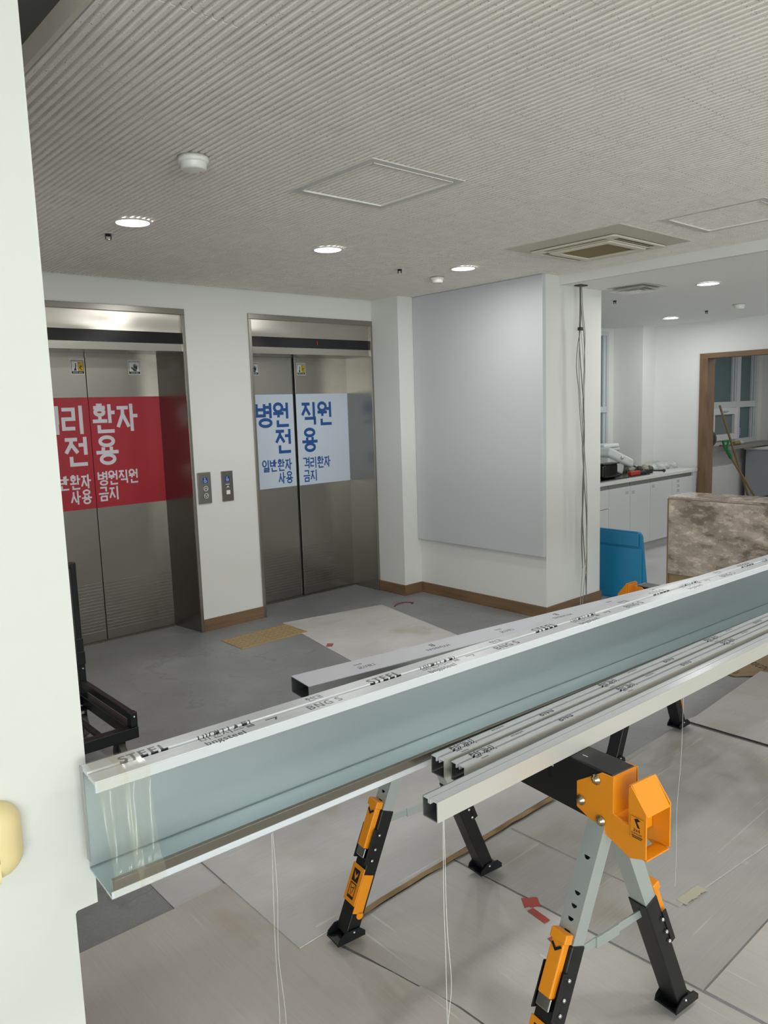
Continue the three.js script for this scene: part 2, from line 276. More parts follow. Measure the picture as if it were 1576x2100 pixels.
// ---------------------------------------------------------------- daylight: glazed entrance behind the camera
{
  const win = new THREE.Group(); win.name = 'window_1'; win.userData = { kind: 'structure', label: 'glazed entrance letting daylight in' }; scene.add(win);
  const fm = mat(0xc9cbcb, 0.4);
  part('frame', [bx(-2.4, 0.12, 7.04, 0.65, 0.17, 7.1), bx(-2.4, 2.25, 7.04, 0.65, 2.3, 7.1), ...[-2.4, -0.9, 0.6].map((x) => bx(x, 0.1705, 7.042, x + 0.05, 2.2495, 7.098))], fm, win);
  const paneMat = new THREE.MeshStandardMaterial({ color: hex(0x999999), emissive: dayColor, emissiveIntensity: 3, roughness: 0.2 });
  const daylight = (w, h, p, q) => { const L = new THREE.RectAreaLight(dayColor, DAY, w, h); L.name = 'window_daylight'; L.position.set(...p); L.lookAt(...q); L.castShadow = true; scene.add(L); };
  for (let i = 0; i < 2; i++) {
    const x0 = -2.35 + i * 1.5;
    part('pane', bx(x0, 0.17, 7.065, x0 + 1.45, 2.25, 7.073), paneMat, win);
    daylight(1.45, 2.08, [x0 + 0.725, 1.21, 7.055], [x0 + 0.725, 1.21, -1]);
  }
  const side = new THREE.Group(); side.name = 'window_4'; side.userData = { kind: 'structure', label: 'row of windows in the side wall letting daylight in' }; scene.add(side);
  part('frame', [bx(-3.1, 0.3, 2.2, -3.04, 0.35, 6.75), bx(-3.1, 2.25, 2.2, -3.04, 2.3, 6.75), ...[2.2, 3.7, 5.2, 6.7].map((z) => bx(-3.098, 0.3505, z, -3.042, 2.2495, z + 0.05))], fm, side);
  for (let i = 0; i < 3; i++) {
    const z0 = 2.25 + i * 1.5;
    part('pane', bx(-3.075, 0.35, z0, -3.067, 2.25, z0 + 1.45), paneMat, side);
    daylight(1.45, 1.9, [-3.056, 1.3, z0 + 0.725], [3, 1.3, z0 + 0.725]);
  }
}

// ---------------------------------------------------------------- ceiling fittings
function downlight(x, z, y, label) {
  y -= 0.002;
  const t = thing('downlight', label, 'ceiling light', [x, y, z], 0, 'recessed downlights');
  part('rim', lathe([[0.078, 0], [0.092, 0], [0.092, -0.003], [0.084, -0.007], [0.078, -0.004]], 40), whitePlastic, t);
  part('diffuser', cyl(0.079, 0.079, 0.004, 0, -0.002, 0, 40), new THREE.MeshStandardMaterial({ color: hex(0xffffff), emissive: lampColor, emissiveIntensity: 5, roughness: 0.5 }), t);
  const L = new THREE.RectAreaLight(lampColor, LAMP, 0.14, 0.14); L.name = 'downlight_light'; L.position.set(x, y - 0.009, z); L.lookAt(x, y - 1, z); L.castShadow = true; scene.add(L);
}
downlight(1.67, -3.64, CE, 'round lit downlight beside the sprinkler above the red-signed elevator');
downlight(2.845, -3.64, CE, 'round lit downlight between the two others over the elevator hall');
downlight(4.00, -3.64, CE, 'round lit downlight beside the small smoke detector near the wall panel');
downlight(5.85, -2.83, CR, 'round lit downlight in the smooth ceiling before the far room wall');
downlight(7.95, -4.25, CR, 'round lit downlight over the white cabinets');
downlight(7.95, -1.6, CR, 'round lit downlight over the room with the stone counter');
downlight(10.8, -3.2, CR + 0.1, 'round lit downlight in the room behind the wooden door');
downlight(1.67, -0.25, CE, 'round lit downlight over the near sawhorse');
downlight(7.95, 0.4, CR, 'round lit downlight far along the room with the stone counter');
downlight(9.7, -3.2, CR + 0.1, 'round lit downlight just inside the room behind the wooden door');
downlight(11.9, -3.2, CR + 0.1, 'round lit downlight at the end of the room behind the wooden door');
downlight(-0.9, 2.6, 2.95, 'round lit downlight behind the camera by the entrance');
downlight(1.67, 2.2, CE, 'round lit downlight behind the camera in the hall');
downlight(4.0, 2.2, CE, 'round lit downlight behind the camera beside the room wall');
downlight(-0.9, -2.4, 2.95, 'round lit downlight in the side passage behind the near wall');
downlight(2.845, 3.1, CE, 'round lit downlight far behind the camera in the hall');
downlight(2.845, -0.25, CE, 'round lit downlight over the aluminium bars');
downlight(4.0, -0.25, CE, 'round lit downlight over the lettered cardboard');
downlight(10.8, -1.2, CR + 0.1, 'round lit downlight deeper in the room behind the wooden door');
downlight(5.85, -1.0, CR, 'round lit downlight over the stone counter');
function detector(x, z, y, r, label) {
  const t = thing('smoke_detector', label, 'smoke detector', [x, y, z]);
  part('base', lathe([[0, 0], [r, 0], [r * 1.0, -r * 0.28], [r * 0.96, -r * 0.36], [r * 0.86, -r * 0.42]], 40), whitePlastic, t);
  part('head', lathe([[r * 0.86, -r * 0.40], [r * 0.84, -r * 0.62], [r * 0.78, -r * 0.78], [r * 0.66, -r * 0.84], [0, -r * 0.86]], 40), whitePlastic, t);
  part('lamp', cyl(r * 0.05, r * 0.05, r * 0.05, r * 0.5, -r * 0.86, 0, 8), mat(0xc04030, 0.3), t);
}
detector(1.449, -2.62, CE, 0.056, 'big round white smoke detector close on the ribbed ceiling');
detector(4.115, -4.0, CE, 0.05, 'small white smoke detector near the wall panel corner');
detector(7.45, -3.3, CR, 0.055, 'white smoke detector on the smooth ceiling beyond');
function sprinkler(x, z, y, label) {
  const t = thing('sprinkler', label, 'sprinkler', [x, y, z]);
  part('plate', lathe([[0.012, -0.003], [0.034, -0.003], [0.036, 0]], 24), whitePlastic, t);
  part('frame', [lathe([[0, -0.002], [0.015, -0.002], [0.015, -0.012], [0, -0.014]], 16), bx(-0.016, -0.03, -0.003, -0.012, 0, 0.003), bx(0.012, -0.03, -0.003, 0.016, 0, 0.003)], blackMetal, t);
  part('deflector', cyl(0.014, 0.014, 0.003, 0, -0.031, 0, 16), chrome, t);
}
sprinkler(1.67, -3.936, CE, 'small sprinkler head beside the downlight nearest the red sign');
sprinkler(3.648, -3.894, CE, 'small sprinkler head near the small smoke detector');
sprinkler(6.06, -3.757, CR, 'small sprinkler head on the smooth ceiling beside the air vent');
sprinkler(7.66, -3.716, CR, 'small sprinkler head between the two smooth-ceiling downlights');
const frameMat = mat(0xd0cfc9, 0.5);
function hatch(x0, z0, x1, z1, label) {
  const t = thing('access_hatch', label, 'ceiling hatch'), y0 = CE - 0.004, y1 = CE + 0.001, w = 0.034;
  part('frame', [bx(x0, y0, z0, x1, y1, z0 + w), bx(x0, y0, z1 - w, x1, y1, z1), bx(x0, y0, z0 + w, x0 + w, y1, z1 - w), bx(x1 - w, y0, z0 + w, x1, y1, z1 - w)], frameMat, t);
  part('rim', [bx(x0 + w, y0 - 0.002, z0 + w, x1 - w, y1, z0 + w + 0.003), bx(x0 + w, y0 - 0.002, z1 - w - 0.003, x1 - w, y1, z1 - w), bx(x0 + w, y0 - 0.002, z0 + w, x0 + w + 0.003, y1, z1 - w), bx(x1 - w - 0.003, y0 - 0.002, z0 + w, x1 - w, y1, z1 - w)], whitePlastic, t);
}
hatch(1.978, -2.77, 2.49, -2.243, 'square framed access hatch in the middle of the ribbed ceiling');
hatch(3.845, -2.13, 4.36, -1.60, 'framed access hatch in the ribbed ceiling beside the air conditioner');
{
  const t = thing('ceiling_air_conditioner', 'cream four-way cassette air conditioner in the ribbed ceiling', 'air conditioner');
  part('surround', bx(3.73, CE - 0.006, -3.055, 4.50, CE + 0.001, -2.285), mat(0xc9c3b2, 0.6), t);
  const X0 = 3.905, X1 = 4.475, Z0 = -3.015, Z1 = -2.425, Y = CE - 0.019;
  const W = X1 - X0, D = Z1 - Z0, rect = (a, b, c, d) => [[a, b], [c, b], [c, d], [a, d]].map((p) => new THREE.Vector2(...p));
  const rr4 = (a, b, c, d, r) => { const h = new THREE.Shape(); h.moveTo(a + r, b); h.lineTo(c - r, b); h.quadraticCurveTo(c, b, c, b + r); h.lineTo(c, d - r); h.quadraticCurveTo(c, d, c - r, d); h.lineTo(a + r, d); h.quadraticCurveTo(a, d, a, d - r); h.lineTo(a, b + r); h.quadraticCurveTo(a, b, a + r, b); return h; };
  const flat = (h, depth, y) => new THREE.ExtrudeGeometry(h, { depth, bevelEnabled: true, bevelThickness: 0.003, bevelSize: 0.003, bevelOffset: -0.003, bevelSegments: 2, curveSegments: 6 }).rotateX(Math.PI / 2).translate(X0, y + depth + 0.003, Z0);
  const bodyS = rr4(0, 0, W, D, 0.03), slots = [[0.024, 0.08, 0.074, D - 0.08], [W - 0.074, 0.08, W - 0.024, D - 0.08], [0.08, 0.024, W - 0.08, 0.074], [0.08, D - 0.074, W - 0.08, D - 0.024]];
  for (const q of slots) bodyS.holes.push(new THREE.Path(rect(...q)));
  bodyS.holes.push(new THREE.Path(rect(0.12, 0.12, W - 0.12, D - 0.12)));
  part('body', flat(bodyS, 0.004, Y), creamPlastic, t);
  const duct = mat(0x2c2820, 0.7), flapM = mat(0xb8ac86, 0.5);
  for (const [a, b, c, d] of slots) {
    part('outlet', bx(X0 + a, Y + 0.0055, Z0 + b, X0 + c, Y + 0.0075, Z0 + d), duct, t);
    const wide = c - a > d - b; part('louver', wide ? bx(X0 + a + 0.004, Y + 0.002, Z0 + b + 0.020, X0 + c - 0.004, Y + 0.004, Z0 + d - 0.022) : bx(X0 + a + 0.020, Y + 0.002, Z0 + b + 0.004, X0 + c - 0.022, Y + 0.004, Z0 + d - 0.004), flapM, t);
  }
  const fS = rr4(0.085, 0.085, W - 0.085, D - 0.085, 0.015); fS.holes.push(new THREE.Path(rect(0.125, 0.125, W - 0.125, D - 0.125)));
  part('grille_frame', flat(fS, 0.004, Y - 0.0105), creamPlastic, t);
  const bars = []; for (let z = Z0 + 0.126; z < Z1 - 0.128; z += 0.009) bars.push(bx(X0 + 0.1245, Y - 0.002, z, X1 - 0.1245, Y + 0.005, z + 0.0035));
  const g = part('grille', bars, mat(0x8d7f58, 0.6), t); g.userData.kind = 'stuff';
  part('filter', bx(X0 + 0.121, Y + 0.006, Z0 + 0.121, X1 - 0.121, Y + 0.009, Z1 - 0.121), mat(0x6f6342, 0.8), t);
}
{
  const vaneMat = mat(0xe4e4de, 0.4, { side: THREE.DoubleSide });
  const t = thing('air_diffuser', 'square white louvred air diffuser in the smooth ceiling', 'air vent', [5.53, CR, -3.24]);
  for (const [r0, r1, y0, y1, n] of [[0.165, 0.15, -0.004, -0.001, 'frame'], [0.15, 0.10, -0.028, -0.002, 'vane'], [0.105, 0.06, -0.030, -0.004, 'vane'], [0.06, 0.02, -0.030, -0.006, 'vane']]) {
    const g = new THREE.CylinderGeometry(r1 * Math.SQRT2, r0 * Math.SQRT2, y1 - y0, 4, 1, true).rotateY(Math.PI / 4).translate(0, (y0 + y1) / 2, 0);
    part(n, g.toNonIndexed(), vaneMat, t).geometry.computeVertexNormals();
  }
  part('opening', bx(-0.13, -0.001, -0.13, 0.13, 0.0, 0.13), mat(0x9a9a96, 0.6), t);
}

// ---------------------------------------------------------------- elevators
function signTexture(bg, ink, rows, X0, X1) {      // rows drawn in metres on a sign that spans X0..X1 and 0.990..1.785
  const W = 1024, k = W / (X1 - X0), H = Math.round(0.795 * k);
  const t = canvasTex(W, H, (x) => {
    x.fillStyle = bg; x.fillRect(0, 0, W, H); x.strokeStyle = ink;
    for (const [s, left, top, gw, gh, wt] of rows) hangul(x, s, (left - X0) * k, (1.785 - top) * k, gw * k, gh * k, wt * k, gw * 1.06 * k);
  });
  t.wrapS = t.wrapT = THREE.ClampToEdgeWrapping; return t;
}
const pinchTex = canvasTex(192, 224, (x, w, h) => {
  x.fillStyle = '#d8d8d2'; x.fillRect(0, 0, w, h); x.fillStyle = '#15171c'; x.fillRect(10, 10, w - 20, h - 20); x.fillStyle = '#d5d6d4'; x.fillRect(16, 16, w - 32, h - 62);
  x.fillStyle = '#a9a9a5'; x.fillRect(16, 16, w - 32, 24); x.fillStyle = '#101114';
  x.beginPath(); x.moveTo(86, 170); x.lineTo(52, 128); x.lineTo(44, 108); x.lineTo(54, 106); x.lineTo(84, 126); x.lineTo(80, 66); x.lineTo(90, 62); x.lineTo(96, 104); x.lineTo(98, 54); x.lineTo(108, 52); x.lineTo(112, 104); x.lineTo(118, 58); x.lineTo(127, 60); x.lineTo(128, 108); x.lineTo(138, 74); x.lineTo(146, 78); x.lineTo(140, 132); x.lineTo(128, 170); x.fill();
  x.strokeStyle = '#d5d6d4'; x.lineWidth = 4; x.beginPath(); x.moveTo(84, 120); x.lineTo(134, 156); x.stroke();
  x.fillStyle = '#c9cad2'; for (let i = 0; i < 7; i++) x.fillRect(40 + i * 16 + (i > 3 ? 8 : 0), 190, 10, 14);
});
const leanTex = canvasTex(192, 224, (x, w, h) => {
  x.fillStyle = '#d8d8d2'; x.fillRect(0, 0, w, h); x.fillStyle = '#15171c'; x.fillRect(10, 10, w - 20, h - 20); x.fillStyle = '#d5d6d4'; x.fillRect(16, 16, 82, h - 62); x.fillStyle = '#c2a416'; x.fillRect(98, 38, 78, h - 84);
  x.fillStyle = '#a9a9a5'; x.fillRect(16, 16, w - 32, 22); x.fillStyle = '#101114'; x.beginPath(); x.arc(70, 68, 9, 0, 7); x.fill(); x.beginPath(); x.moveTo(64, 78); x.lineTo(80, 84); x.lineTo(74, 118); x.lineTo(82, 168); x.lineTo(40, 168); x.lineTo(62, 120); x.fill();
  x.strokeStyle = '#201a05'; x.lineWidth = 9; x.beginPath(); x.moveTo(112, 52); x.lineTo(130, 56); x.moveTo(120, 130); x.lineTo(140, 112); x.lineTo(160, 96); x.moveTo(128, 118); x.lineTo(146, 150); x.lineTo(158, 160); x.stroke(); x.beginPath(); x.arc(134, 100, 9, 0, 7); x.fillStyle = '#201a05'; x.fill();
  x.fillStyle = '#b9bad0'; for (let i = 0; i < 7; i++) x.fillRect(30 + i * 18 + (i > 3 ? 8 : 0), 190, 11, 14);
});
const pinchMat = new THREE.MeshStandardMaterial({ map: pinchTex, roughness: 0.4 }), leanMat = new THREE.MeshStandardMaterial({ map: leanTex, roughness: 0.4 });
function decal(name, m, x0, y0, x1, y1, z, parent) { const g = new THREE.BoxGeometry(x1 - x0, y1 - y0, 0.0012); return part(name, tr(g, (x0 + x1) / 2, (y0 + y1) / 2, z), m, parent); }
function elevator(o) {
  const t = thing('elevator_entrance', o.label, 'elevator'), [a, b] = o.frame, f = 0.024;
  part('frame', [rbx(a, 0, ZW - 0.02, a + f, ET - 0.0402, ZW + 0.012, 0.002, 1), rbx(b - f, 0, ZW - 0.02, b, ET - 0.0402, ZW + 0.012, 0.002, 1), rbx(a, ET - 0.04, ZW - 0.02, b, ET, ZW + 0.0122, 0.002, 1)], steel, t);
  const da = o.door[0], db = o.door[1];
  // jambs run back to the doors
  const jamb = (x0, x1, side) => poly(side < 0 ? [[x0 + f, -ZW + 0.0], [x1, -ZD - 0.0], [x1 - 0.02, -ZD], [x0, -ZW]] : [[x0 - f, -ZW], [x0, -ZW], [x1 + 0.02, -ZD], [x1, -ZD]], 2.094).rotateX(-Math.PI / 2);
  part('jamb', uvm(jamb(a, da, -1)), steel, t);
  part('jamb', uvm(jamb(b, db, 1)), steel, t);
  part('transom', uvm(merged([bx(a + f, 2.224, ZW - 0.03, b - f, ET - 0.04, ZW - 0.004), bx(a + f, 2.094, ZW - 0.03, b - f, 2.145, ZW - 0.004), bx(a + f, 2.094, ZD, b - f, 2.10, ZW - 0.03)])), steelWavy, t);
  const ind = part('indicator', bx(a + f, 2.145, ZW - 0.03, b - f, 2.224, ZW - 0.006), blackGloss, t);
  if (o.lit) part('floor_number', [bx(3.902, 2.172, ZW - 0.006, 3.908, 2.203, ZW - 0.0045)], new THREE.MeshStandardMaterial({ color: hex(0x401006), emissive: hex(0xd03818), emissiveIntensity: 0.5 }), ind);
  const sx = o.seam, gap = o.gap;
  const leaves = [[da - 0.02, sx - gap / 2, ZD - (o.lit ? 0.012 : 0)], [sx + gap / 2, db + 0.02, ZD]];
  leaves.forEach(([x0, x1, z], i) => {
    const leaf = part('door_leaf', uvm(rbx(x0, 0.006, z - 0.035, x1, 2.098, z, 0.003, 1)), steel, t);
    const lines = []; for (let y = 0.07; y < 0.44; y += 0.024) lines.push(rbx(x0 + 0.004, y, z - 0.002, x1 - 0.004, y + 0.011, z + 0.0032, 0.0014, 1));
    part('kick_rib', uvm(merged(lines)), steel, leaf);
    part('top_fold', uvm(bx(x0 + 0.002, 2.05, z - 0.002, x1 - 0.002, 2.058, z + 0.004)), steel, leaf);
    const s0 = Math.max(x0, o.sign[0]), s1 = Math.min(x1, o.sign[1]);
    const g = tr(new THREE.BoxGeometry(s1 - s0, 0.795, 0.0012), (s0 + s1) / 2, 1.3875, z + 0.0006);
    part('sign', uvf(g, (X, Y) => [(X - o.sign[0]) / (o.sign[1] - o.sign[0]), (Y - 0.99) / 0.795]), o.signMat, leaf).userData.label = o.signLabel;
    for (const [kind, xa, xb] of o.stickers[i]) decal('sticker', kind ? leanMat : pinchMat, xa, 1.946, xb, 2.054 - 0.004, z + 0.0006, leaf);
  });
  part('sill', uvm(bx(da - 0.02, 0, ZD - 0.04, db + 0.02, 0.006, ZD + 0.03)), mat(0x77736a, 0.4, { metalness: 0.9 }), t);
  return t;
}
const bigG = [0.165, 0.2], smallG = [0.073, 0.1];
const red = signTexture('#a81f2e', '#d9d3da', [
  ['격리', 1.732, 1.728, ...bigG, 0.026], ['환자', 2.127, 1.734, ...bigG, 0.026], ['전', 1.912, 1.508, ...bigG, 0.026], ['용', 2.134, 1.504, ...bigG, 0.026],
  ['일반환자', 1.775, 1.240, ...smallG, 0.0125], ['병원직원', 2.130, 1.252, ...smallG, 0.0125], ['사용', 1.926, 1.13, ...smallG, 0.0125], ['금지', 2.128, 1.138, ...smallG, 0.0125]], 1.56, 2.645);
const blue = signTexture('#cbd5e2', '#1d4f94', [
  ['병원', 3.498, 1.714, ...bigG, 0.026], ['직원', 3.957, 1.713, ...bigG, 0.026], ['전', 3.682, 1.488, ...bigG, 0.026], ['용', 3.954, 1.484, ...bigG, 0.026],
  ['일반환자', 3.537, 1.234, ...smallG, 0.0115], ['격리환자', 3.951, 1.232, ...smallG, 0.0115], ['사용', 3.695, 1.122, ...smallG, 0.0115], ['금지', 3.950, 1.118, ...smallG, 0.0115]], 3.40, 4.481);
elevator({ label: 'steel elevator doorway with the red sign in white Korean lettering', frame: E1, door: [1.57, 2.645], seam: 2.106, gap: 0.004, sign: [1.56, 2.645], signMat: new THREE.MeshStandardMaterial({ map: red, roughness: 0.4 }), signLabel: 'red vinyl sign with white Korean lettering', stickers: [[[1, 2.002, 2.099]], [[0, 2.42, 2.514]]] });
elevator({ label: 'steel elevator doorway with the white sign in blue Korean lettering', frame: E2, door: [3.27, 4.478], seam: 3.893, gap: 0.022, sign: [3.40, 4.481], signMat: new THREE.MeshStandardMaterial({ map: blue, roughness: 0.4 }), signLabel: 'white vinyl sign with blue Korean lettering', stickers: [[[0, 3.456, 3.552]], [[1, 3.929, 4.02]]], lit: true });

const wheelTex = canvasTex(96, 96, (x, w) => { x.fillStyle = '#1d4590'; x.fillRect(0, 0, w, w); x.strokeStyle = '#dfe6f2'; x.lineWidth = 7; x.beginPath(); x.arc(46, 60, 21, -0.6, 4.0); x.stroke(); x.beginPath(); x.moveTo(42, 22); x.lineTo(44, 52); x.lineTo(64, 52); x.lineTo(74, 76); x.stroke(); x.fillStyle = '#dfe6f2'; x.beginPath(); x.arc(42, 16, 8, 0, 7); x.fill(); });
const wheelMat = new THREE.MeshStandardMaterial({ map: wheelTex, roughness: 0.4 });
function ring(r, rt, x, y, z) { return tr(new THREE.TorusGeometry(r, rt, 8, 24), x, y, z); }
{
  const t = thing('call_button_plate', 'steel elevator call plate with two round arrow buttons', 'call button'), z = ZW;
  part('plate', rbx(2.733, 0.976, z, 2.841, 1.21, z + 0.012, 0.003), steelPlate, t);
  decal('wheelchair_sign', wheelMat, 2.772, 1.128, 2.812, 1.170, z + 0.0128, t);
  for (const [y, up] of [[1.088, 1], [1.034, -1]]) {
    const b = part('button', [cyl(0.016, 0.016, 0.006, 0, 0, 0, 24).rotateX(Math.PI / 2).translate(2.792, y, z + 0.0135)], mat(0x6e6e68, 0.4, { metalness: 0.6 }), t);
    part('ring', ring(0.017, 0.0022, 2.792, y, z + 0.0165), whitePlastic, b);
    part('arrow', [bx(-0.0085, -0.0016, 0, 0.0085, 0.0016, 0.002).rotateZ(0.75 * up).translate(2.7865, y, z + 0.0168), bx(-0.0085, -0.0016, 0, 0.0085, 0.0016, 0.002).rotateZ(-0.75 * up).translate(2.7975, y, z + 0.0168)], whitePlastic, b);
  }
  const t2 = thing('call_button_plate', 'darker slim steel call plate with square white key, beside the elevator', 'call button');
  part('plate', rbx(2.934, 0.975, z, 3.031, 1.205, z + 0.008, 0.002), mat(0x7f7c76, 0.35, { metalness: 1 }), t2);
  decal('wheelchair_sign', wheelMat, 2.962, 1.125, 3.002, 1.165, z + 0.0088, t2);
  part('arrow', [bx(2.966, 1.102, z + 0.008, 2.998, 1.107, z + 0.01), poly([[-0.014, -0.01], [0, 0.008], [0.014, -0.01], [0, -0.003]], 0.002).translate(2.983, 1.086, z + 0.008)], whitePlastic, t2);
  part('key', rbx(2.967, 1.027, z + 0.008, 3.0, 1.059, z + 0.013, 0.003), whitePlastic, t2);
  part('screw', cyl(0.003, 0.003, 0.002, 0, 0, 0, 8).rotateX(Math.PI / 2).translate(2.982, 1.188, z + 0.009), chrome, t2);
}

// ---------------------------------------------------------------- sawhorses
const orange = mat(0xe08a10, 0.42), orangeDark = mat(0xd27f0e, 0.45);
const plateTex = canvasTex(128, 192, (x, w, h) => { x.fillStyle = '#e08a10'; x.fillRect(0, 0, w, h); x.fillStyle = '#15110a'; x.beginPath(); x.moveTo(34, 20); x.lineTo(64, 4); x.lineTo(94, 18); x.lineTo(62, 36); x.lineTo(92, 84); x.lineTo(66, 84); x.fill(); x.font = 'bold 40px sans-serif'; x.fillText('2x4', 26, 122); x.font = 'bold 24px sans-serif'; x.fillText('SUPPORT', 6, 148); x.fillRect(10, 156, 104, 9); x.fillRect(16, 170, 90, 8); });
const leverTex = canvasTex(96, 160, (x, w, h) => { x.fillStyle = '#e08a10'; x.fillRect(0, 0, w, h); x.fillStyle = '#15110a'; x.fillRect(14, 8, 68, 62); x.fillRect(14, 76, 68, 76); x.fillStyle = '#e08a10'; x.beginPath(); x.moveTo(30, 20); x.lineTo(48, 40); x.lineTo(66, 20); x.lineTo(66, 38); x.lineTo(48, 60); x.lineTo(30, 38); x.fill(); x.fillRect(20, 82, 56, 56); x.strokeStyle = '#15110a'; x.lineWidth = 4; x.beginPath(); x.moveTo(26, 84); x.lineTo(44, 136); x.moveTo(70, 84); x.lineTo(48, 130); x.moveTo(30, 104); x.lineTo(62, 96); x.stroke(); });
const plateMat = new THREE.MeshStandardMaterial({ map: plateTex, roughness: 0.42 }), leverMat = new THREE.MeshStandardMaterial({ map: leverTex, roughness: 0.42 });
const boltG = lathe([[0, 0.012], [0.004, 0.0115], [0.0075, 0.009], [0.009, 0.004], [0.0125, 0.003], [0.0125, 0]], 14);
function sawhorse(label, pos, turn) {
  const t = thing('sawhorse', label, 'sawhorse', pos, turn, 'folding metal sawhorses'), H = 0.79, B = 0.655, w = 0.041, L = 0.43;
  part('crossbeam', [rbx(-w, B, -L + 0.002, w, H, L - 0.002, 0.004)], black, t);
  part('slot', [bx(-w - 0.0006, B + 0.055, L - 0.20, -w, B + 0.08, L - 0.19), bx(-w - 0.0006, B + 0.03, L - 0.27, -w, B + 0.036, L - 0.263)], blackGloss, t);
  part('mark', [bx(-w - 0.0007, B + 0.088, L - 0.205, -w, B + 0.0925, L - 0.183), bx(-0.012, H, L - 0.115, -0.009, H + 0.0006, L - 0.10)], mat(0xb8b8b4, 0.5), t);
  for (const e of [1, -1]) {
    // side plates carry a notch for a plank and an outer hooked end
    const out = [[-0.105, 0.738], [-0.03, 0.787], [0.004, 0.788], [0.004, 0.70], [0.046, 0.69], [0.046, 0.782], [0.052, 0.788], [0.094, 0.735], [0.094, 0.628], [0.052, 0.612], [-0.105, 0.672]];
    const sp = () => poly(out.map(([a, b]) => [a, b]), 0.004, 0.0012);
    const br = part('bracket', [sp().rotateY(-Math.PI / 2).translate(-w - 0.0005, 0, 0), sp().rotateY(-Math.PI / 2).translate(w + 0.0045, 0, 0), bx(-w, 0.672, -0.002, w, 0.788, 0.003), bx(-w, 0.69, 0.0, w, 0.694, 0.046), bx(-w, 0.66, 0.044, w, 0.785, 0.048),
      poly([[0, 0], [0.0745, 0], [0.0745, 0.004], [0, 0.004]], 2 * w).rotateY(-Math.PI / 2).rotateX(0.968).translate(w, 0.787, 0.05), bx(-w, 0.622, 0.06, w, 0.626, 0.094)].map((g) => g), orange, t);
    br.position.z = e * L; if (e < 0) br.rotation.y = Math.PI;
    const bolts = []; for (const [y, z] of [[0.765, -0.045], [0.695, -0.09], [0.668, -0.03]]) for (const s of [-1, 1]) bolts.push(boltG.clone().rotateZ(s * -Math.PI / 2).translate(s * (w + 0.0045), y, z));
    part('bolt', bolts, mat(0xb9a98c, 0.25, { metalness: 1 }), br);
    const dg = tr(new THREE.PlaneGeometry(0.036, 0.054), 0, 0, 0); dg.rotateY(-Math.PI / 2).translate(-w - 0.0056, 0.693, 0.072); part('print', dg, plateMat, br);
    // two legs, each telescoping, with latch, storage bracket and foot
    for (const s of [-1, 1]) {
      const top = [s * 0.018, 0.668], ft = [s * 0.292, 0.022], len = Math.hypot(ft[0] - top[0], ft[1] - top[1]), ang = Math.atan2(ft[0] - top[0], top[1] - ft[1]);
      const leg = part('leg', [rbx(-0.0235, -len + 0.012, -0.0285, 0.0235, -0.30, 0.0285, 0.004)], black, t);
      leg.position.set(top[0], top[1], e * (L - 0.045)); leg.rotation.z = ang; if (s > 0) leg.scale.x = 1;
      const face = new THREE.Shape([[-0.025, -0.335], [0.025, -0.335], [0.025, 0.02], [-0.025, 0.02]].map((p) => new THREE.Vector2(...p)));
      for (const y of [-0.1, -0.185, -0.215, -0.245, -0.275]) face.holes.push(new THREE.Path([...Array(9)].map((_, i) => new THREE.Vector2(Math.cos(Math.PI * i / 8) * 0.009, y - Math.sin(Math.PI * i / 8) * 0.009))));
      part('inner_tube', [new THREE.ExtrudeGeometry(face, { depth: 0.002, bevelEnabled: false }).rotateY(Math.PI / 2).translate(s > 0 ? 0.018 : -0.02, 0, 0), bx(-s * 0.018, -0.335, -0.025, -s * 0.02, 0.02, 0.025), bx(-0.018, -0.335, 0.0225, 0.018, 0.02, 0.025), bx(-0.018, -0.335, -0.025, 0.018, 0.02, -0.0225)], galv, leg);
      const ox = s * 0.0235, lat = part('latch', [rbx(ox, -0.425, -0.019, ox + s * 0.022, -0.285, 0.019, 0.004), rbx(ox, -0.300, -0.024, ox + s * 0.026, -0.276, 0.024, 0.004)], orange, leg);
      part('chevron', [bx(-0.01, -0.003, 0, 0.01, 0.003, 0.001).rotateZ(-0.7).translate(-0.006, 0, 0), bx(-0.01, -0.003, 0, 0.01, 0.003, 0.001).rotateZ(0.7).translate(0.006, 0, 0)].map((g) => g.rotateY(s * Math.PI / 2).translate(ox + s * 0.0225, -0.314, 0)), black, lat);
      part('clip', [rbx(ox, -0.455, -0.02, ox + s * 0.016, -0.425, 0.02, 0.003)], chrome, lat);
      part('latch_housing', [rbx(ox - s * 0.004, -0.47, 0.0285, ox + s * 0.012, -0.36, 0.032, 0.001, 1), rbx(ox - s * 0.004, -0.47, -0.032, ox + s * 0.012, -0.36, -0.0285, 0.001, 1)], black, leg);
      part('rivet', [0.0325, -0.0325].flatMap((z) => [-0.375, -0.42, -0.455].map((y) => tr(new THREE.SphereGeometry(0.006, 8, 6), s * 0.012, y, z))), chrome, leg);
      const k = s * 0.026;
      if (s < 0) {
        const sb = part('storage_bracket', [rbx(k - 0.0022, -0.60, -0.031, k + 0.0022, -0.485, 0.031, 0.002), rbx(s * -0.012, -0.62, 0.030, s * 0.026, -0.50, 0.034, 0.0015), cyl(0.012, 0.012, 0.004, 0, 0, 0, 16).rotateX(Math.PI / 2).translate(s * -0.004, -0.625, 0.032)], orange, leg);
        part('print', tr(new THREE.PlaneGeometry(0.046, 0.1).rotateY(s * Math.PI / 2), s * 0.0288, -0.542, 0), leverMat, sb);
      }
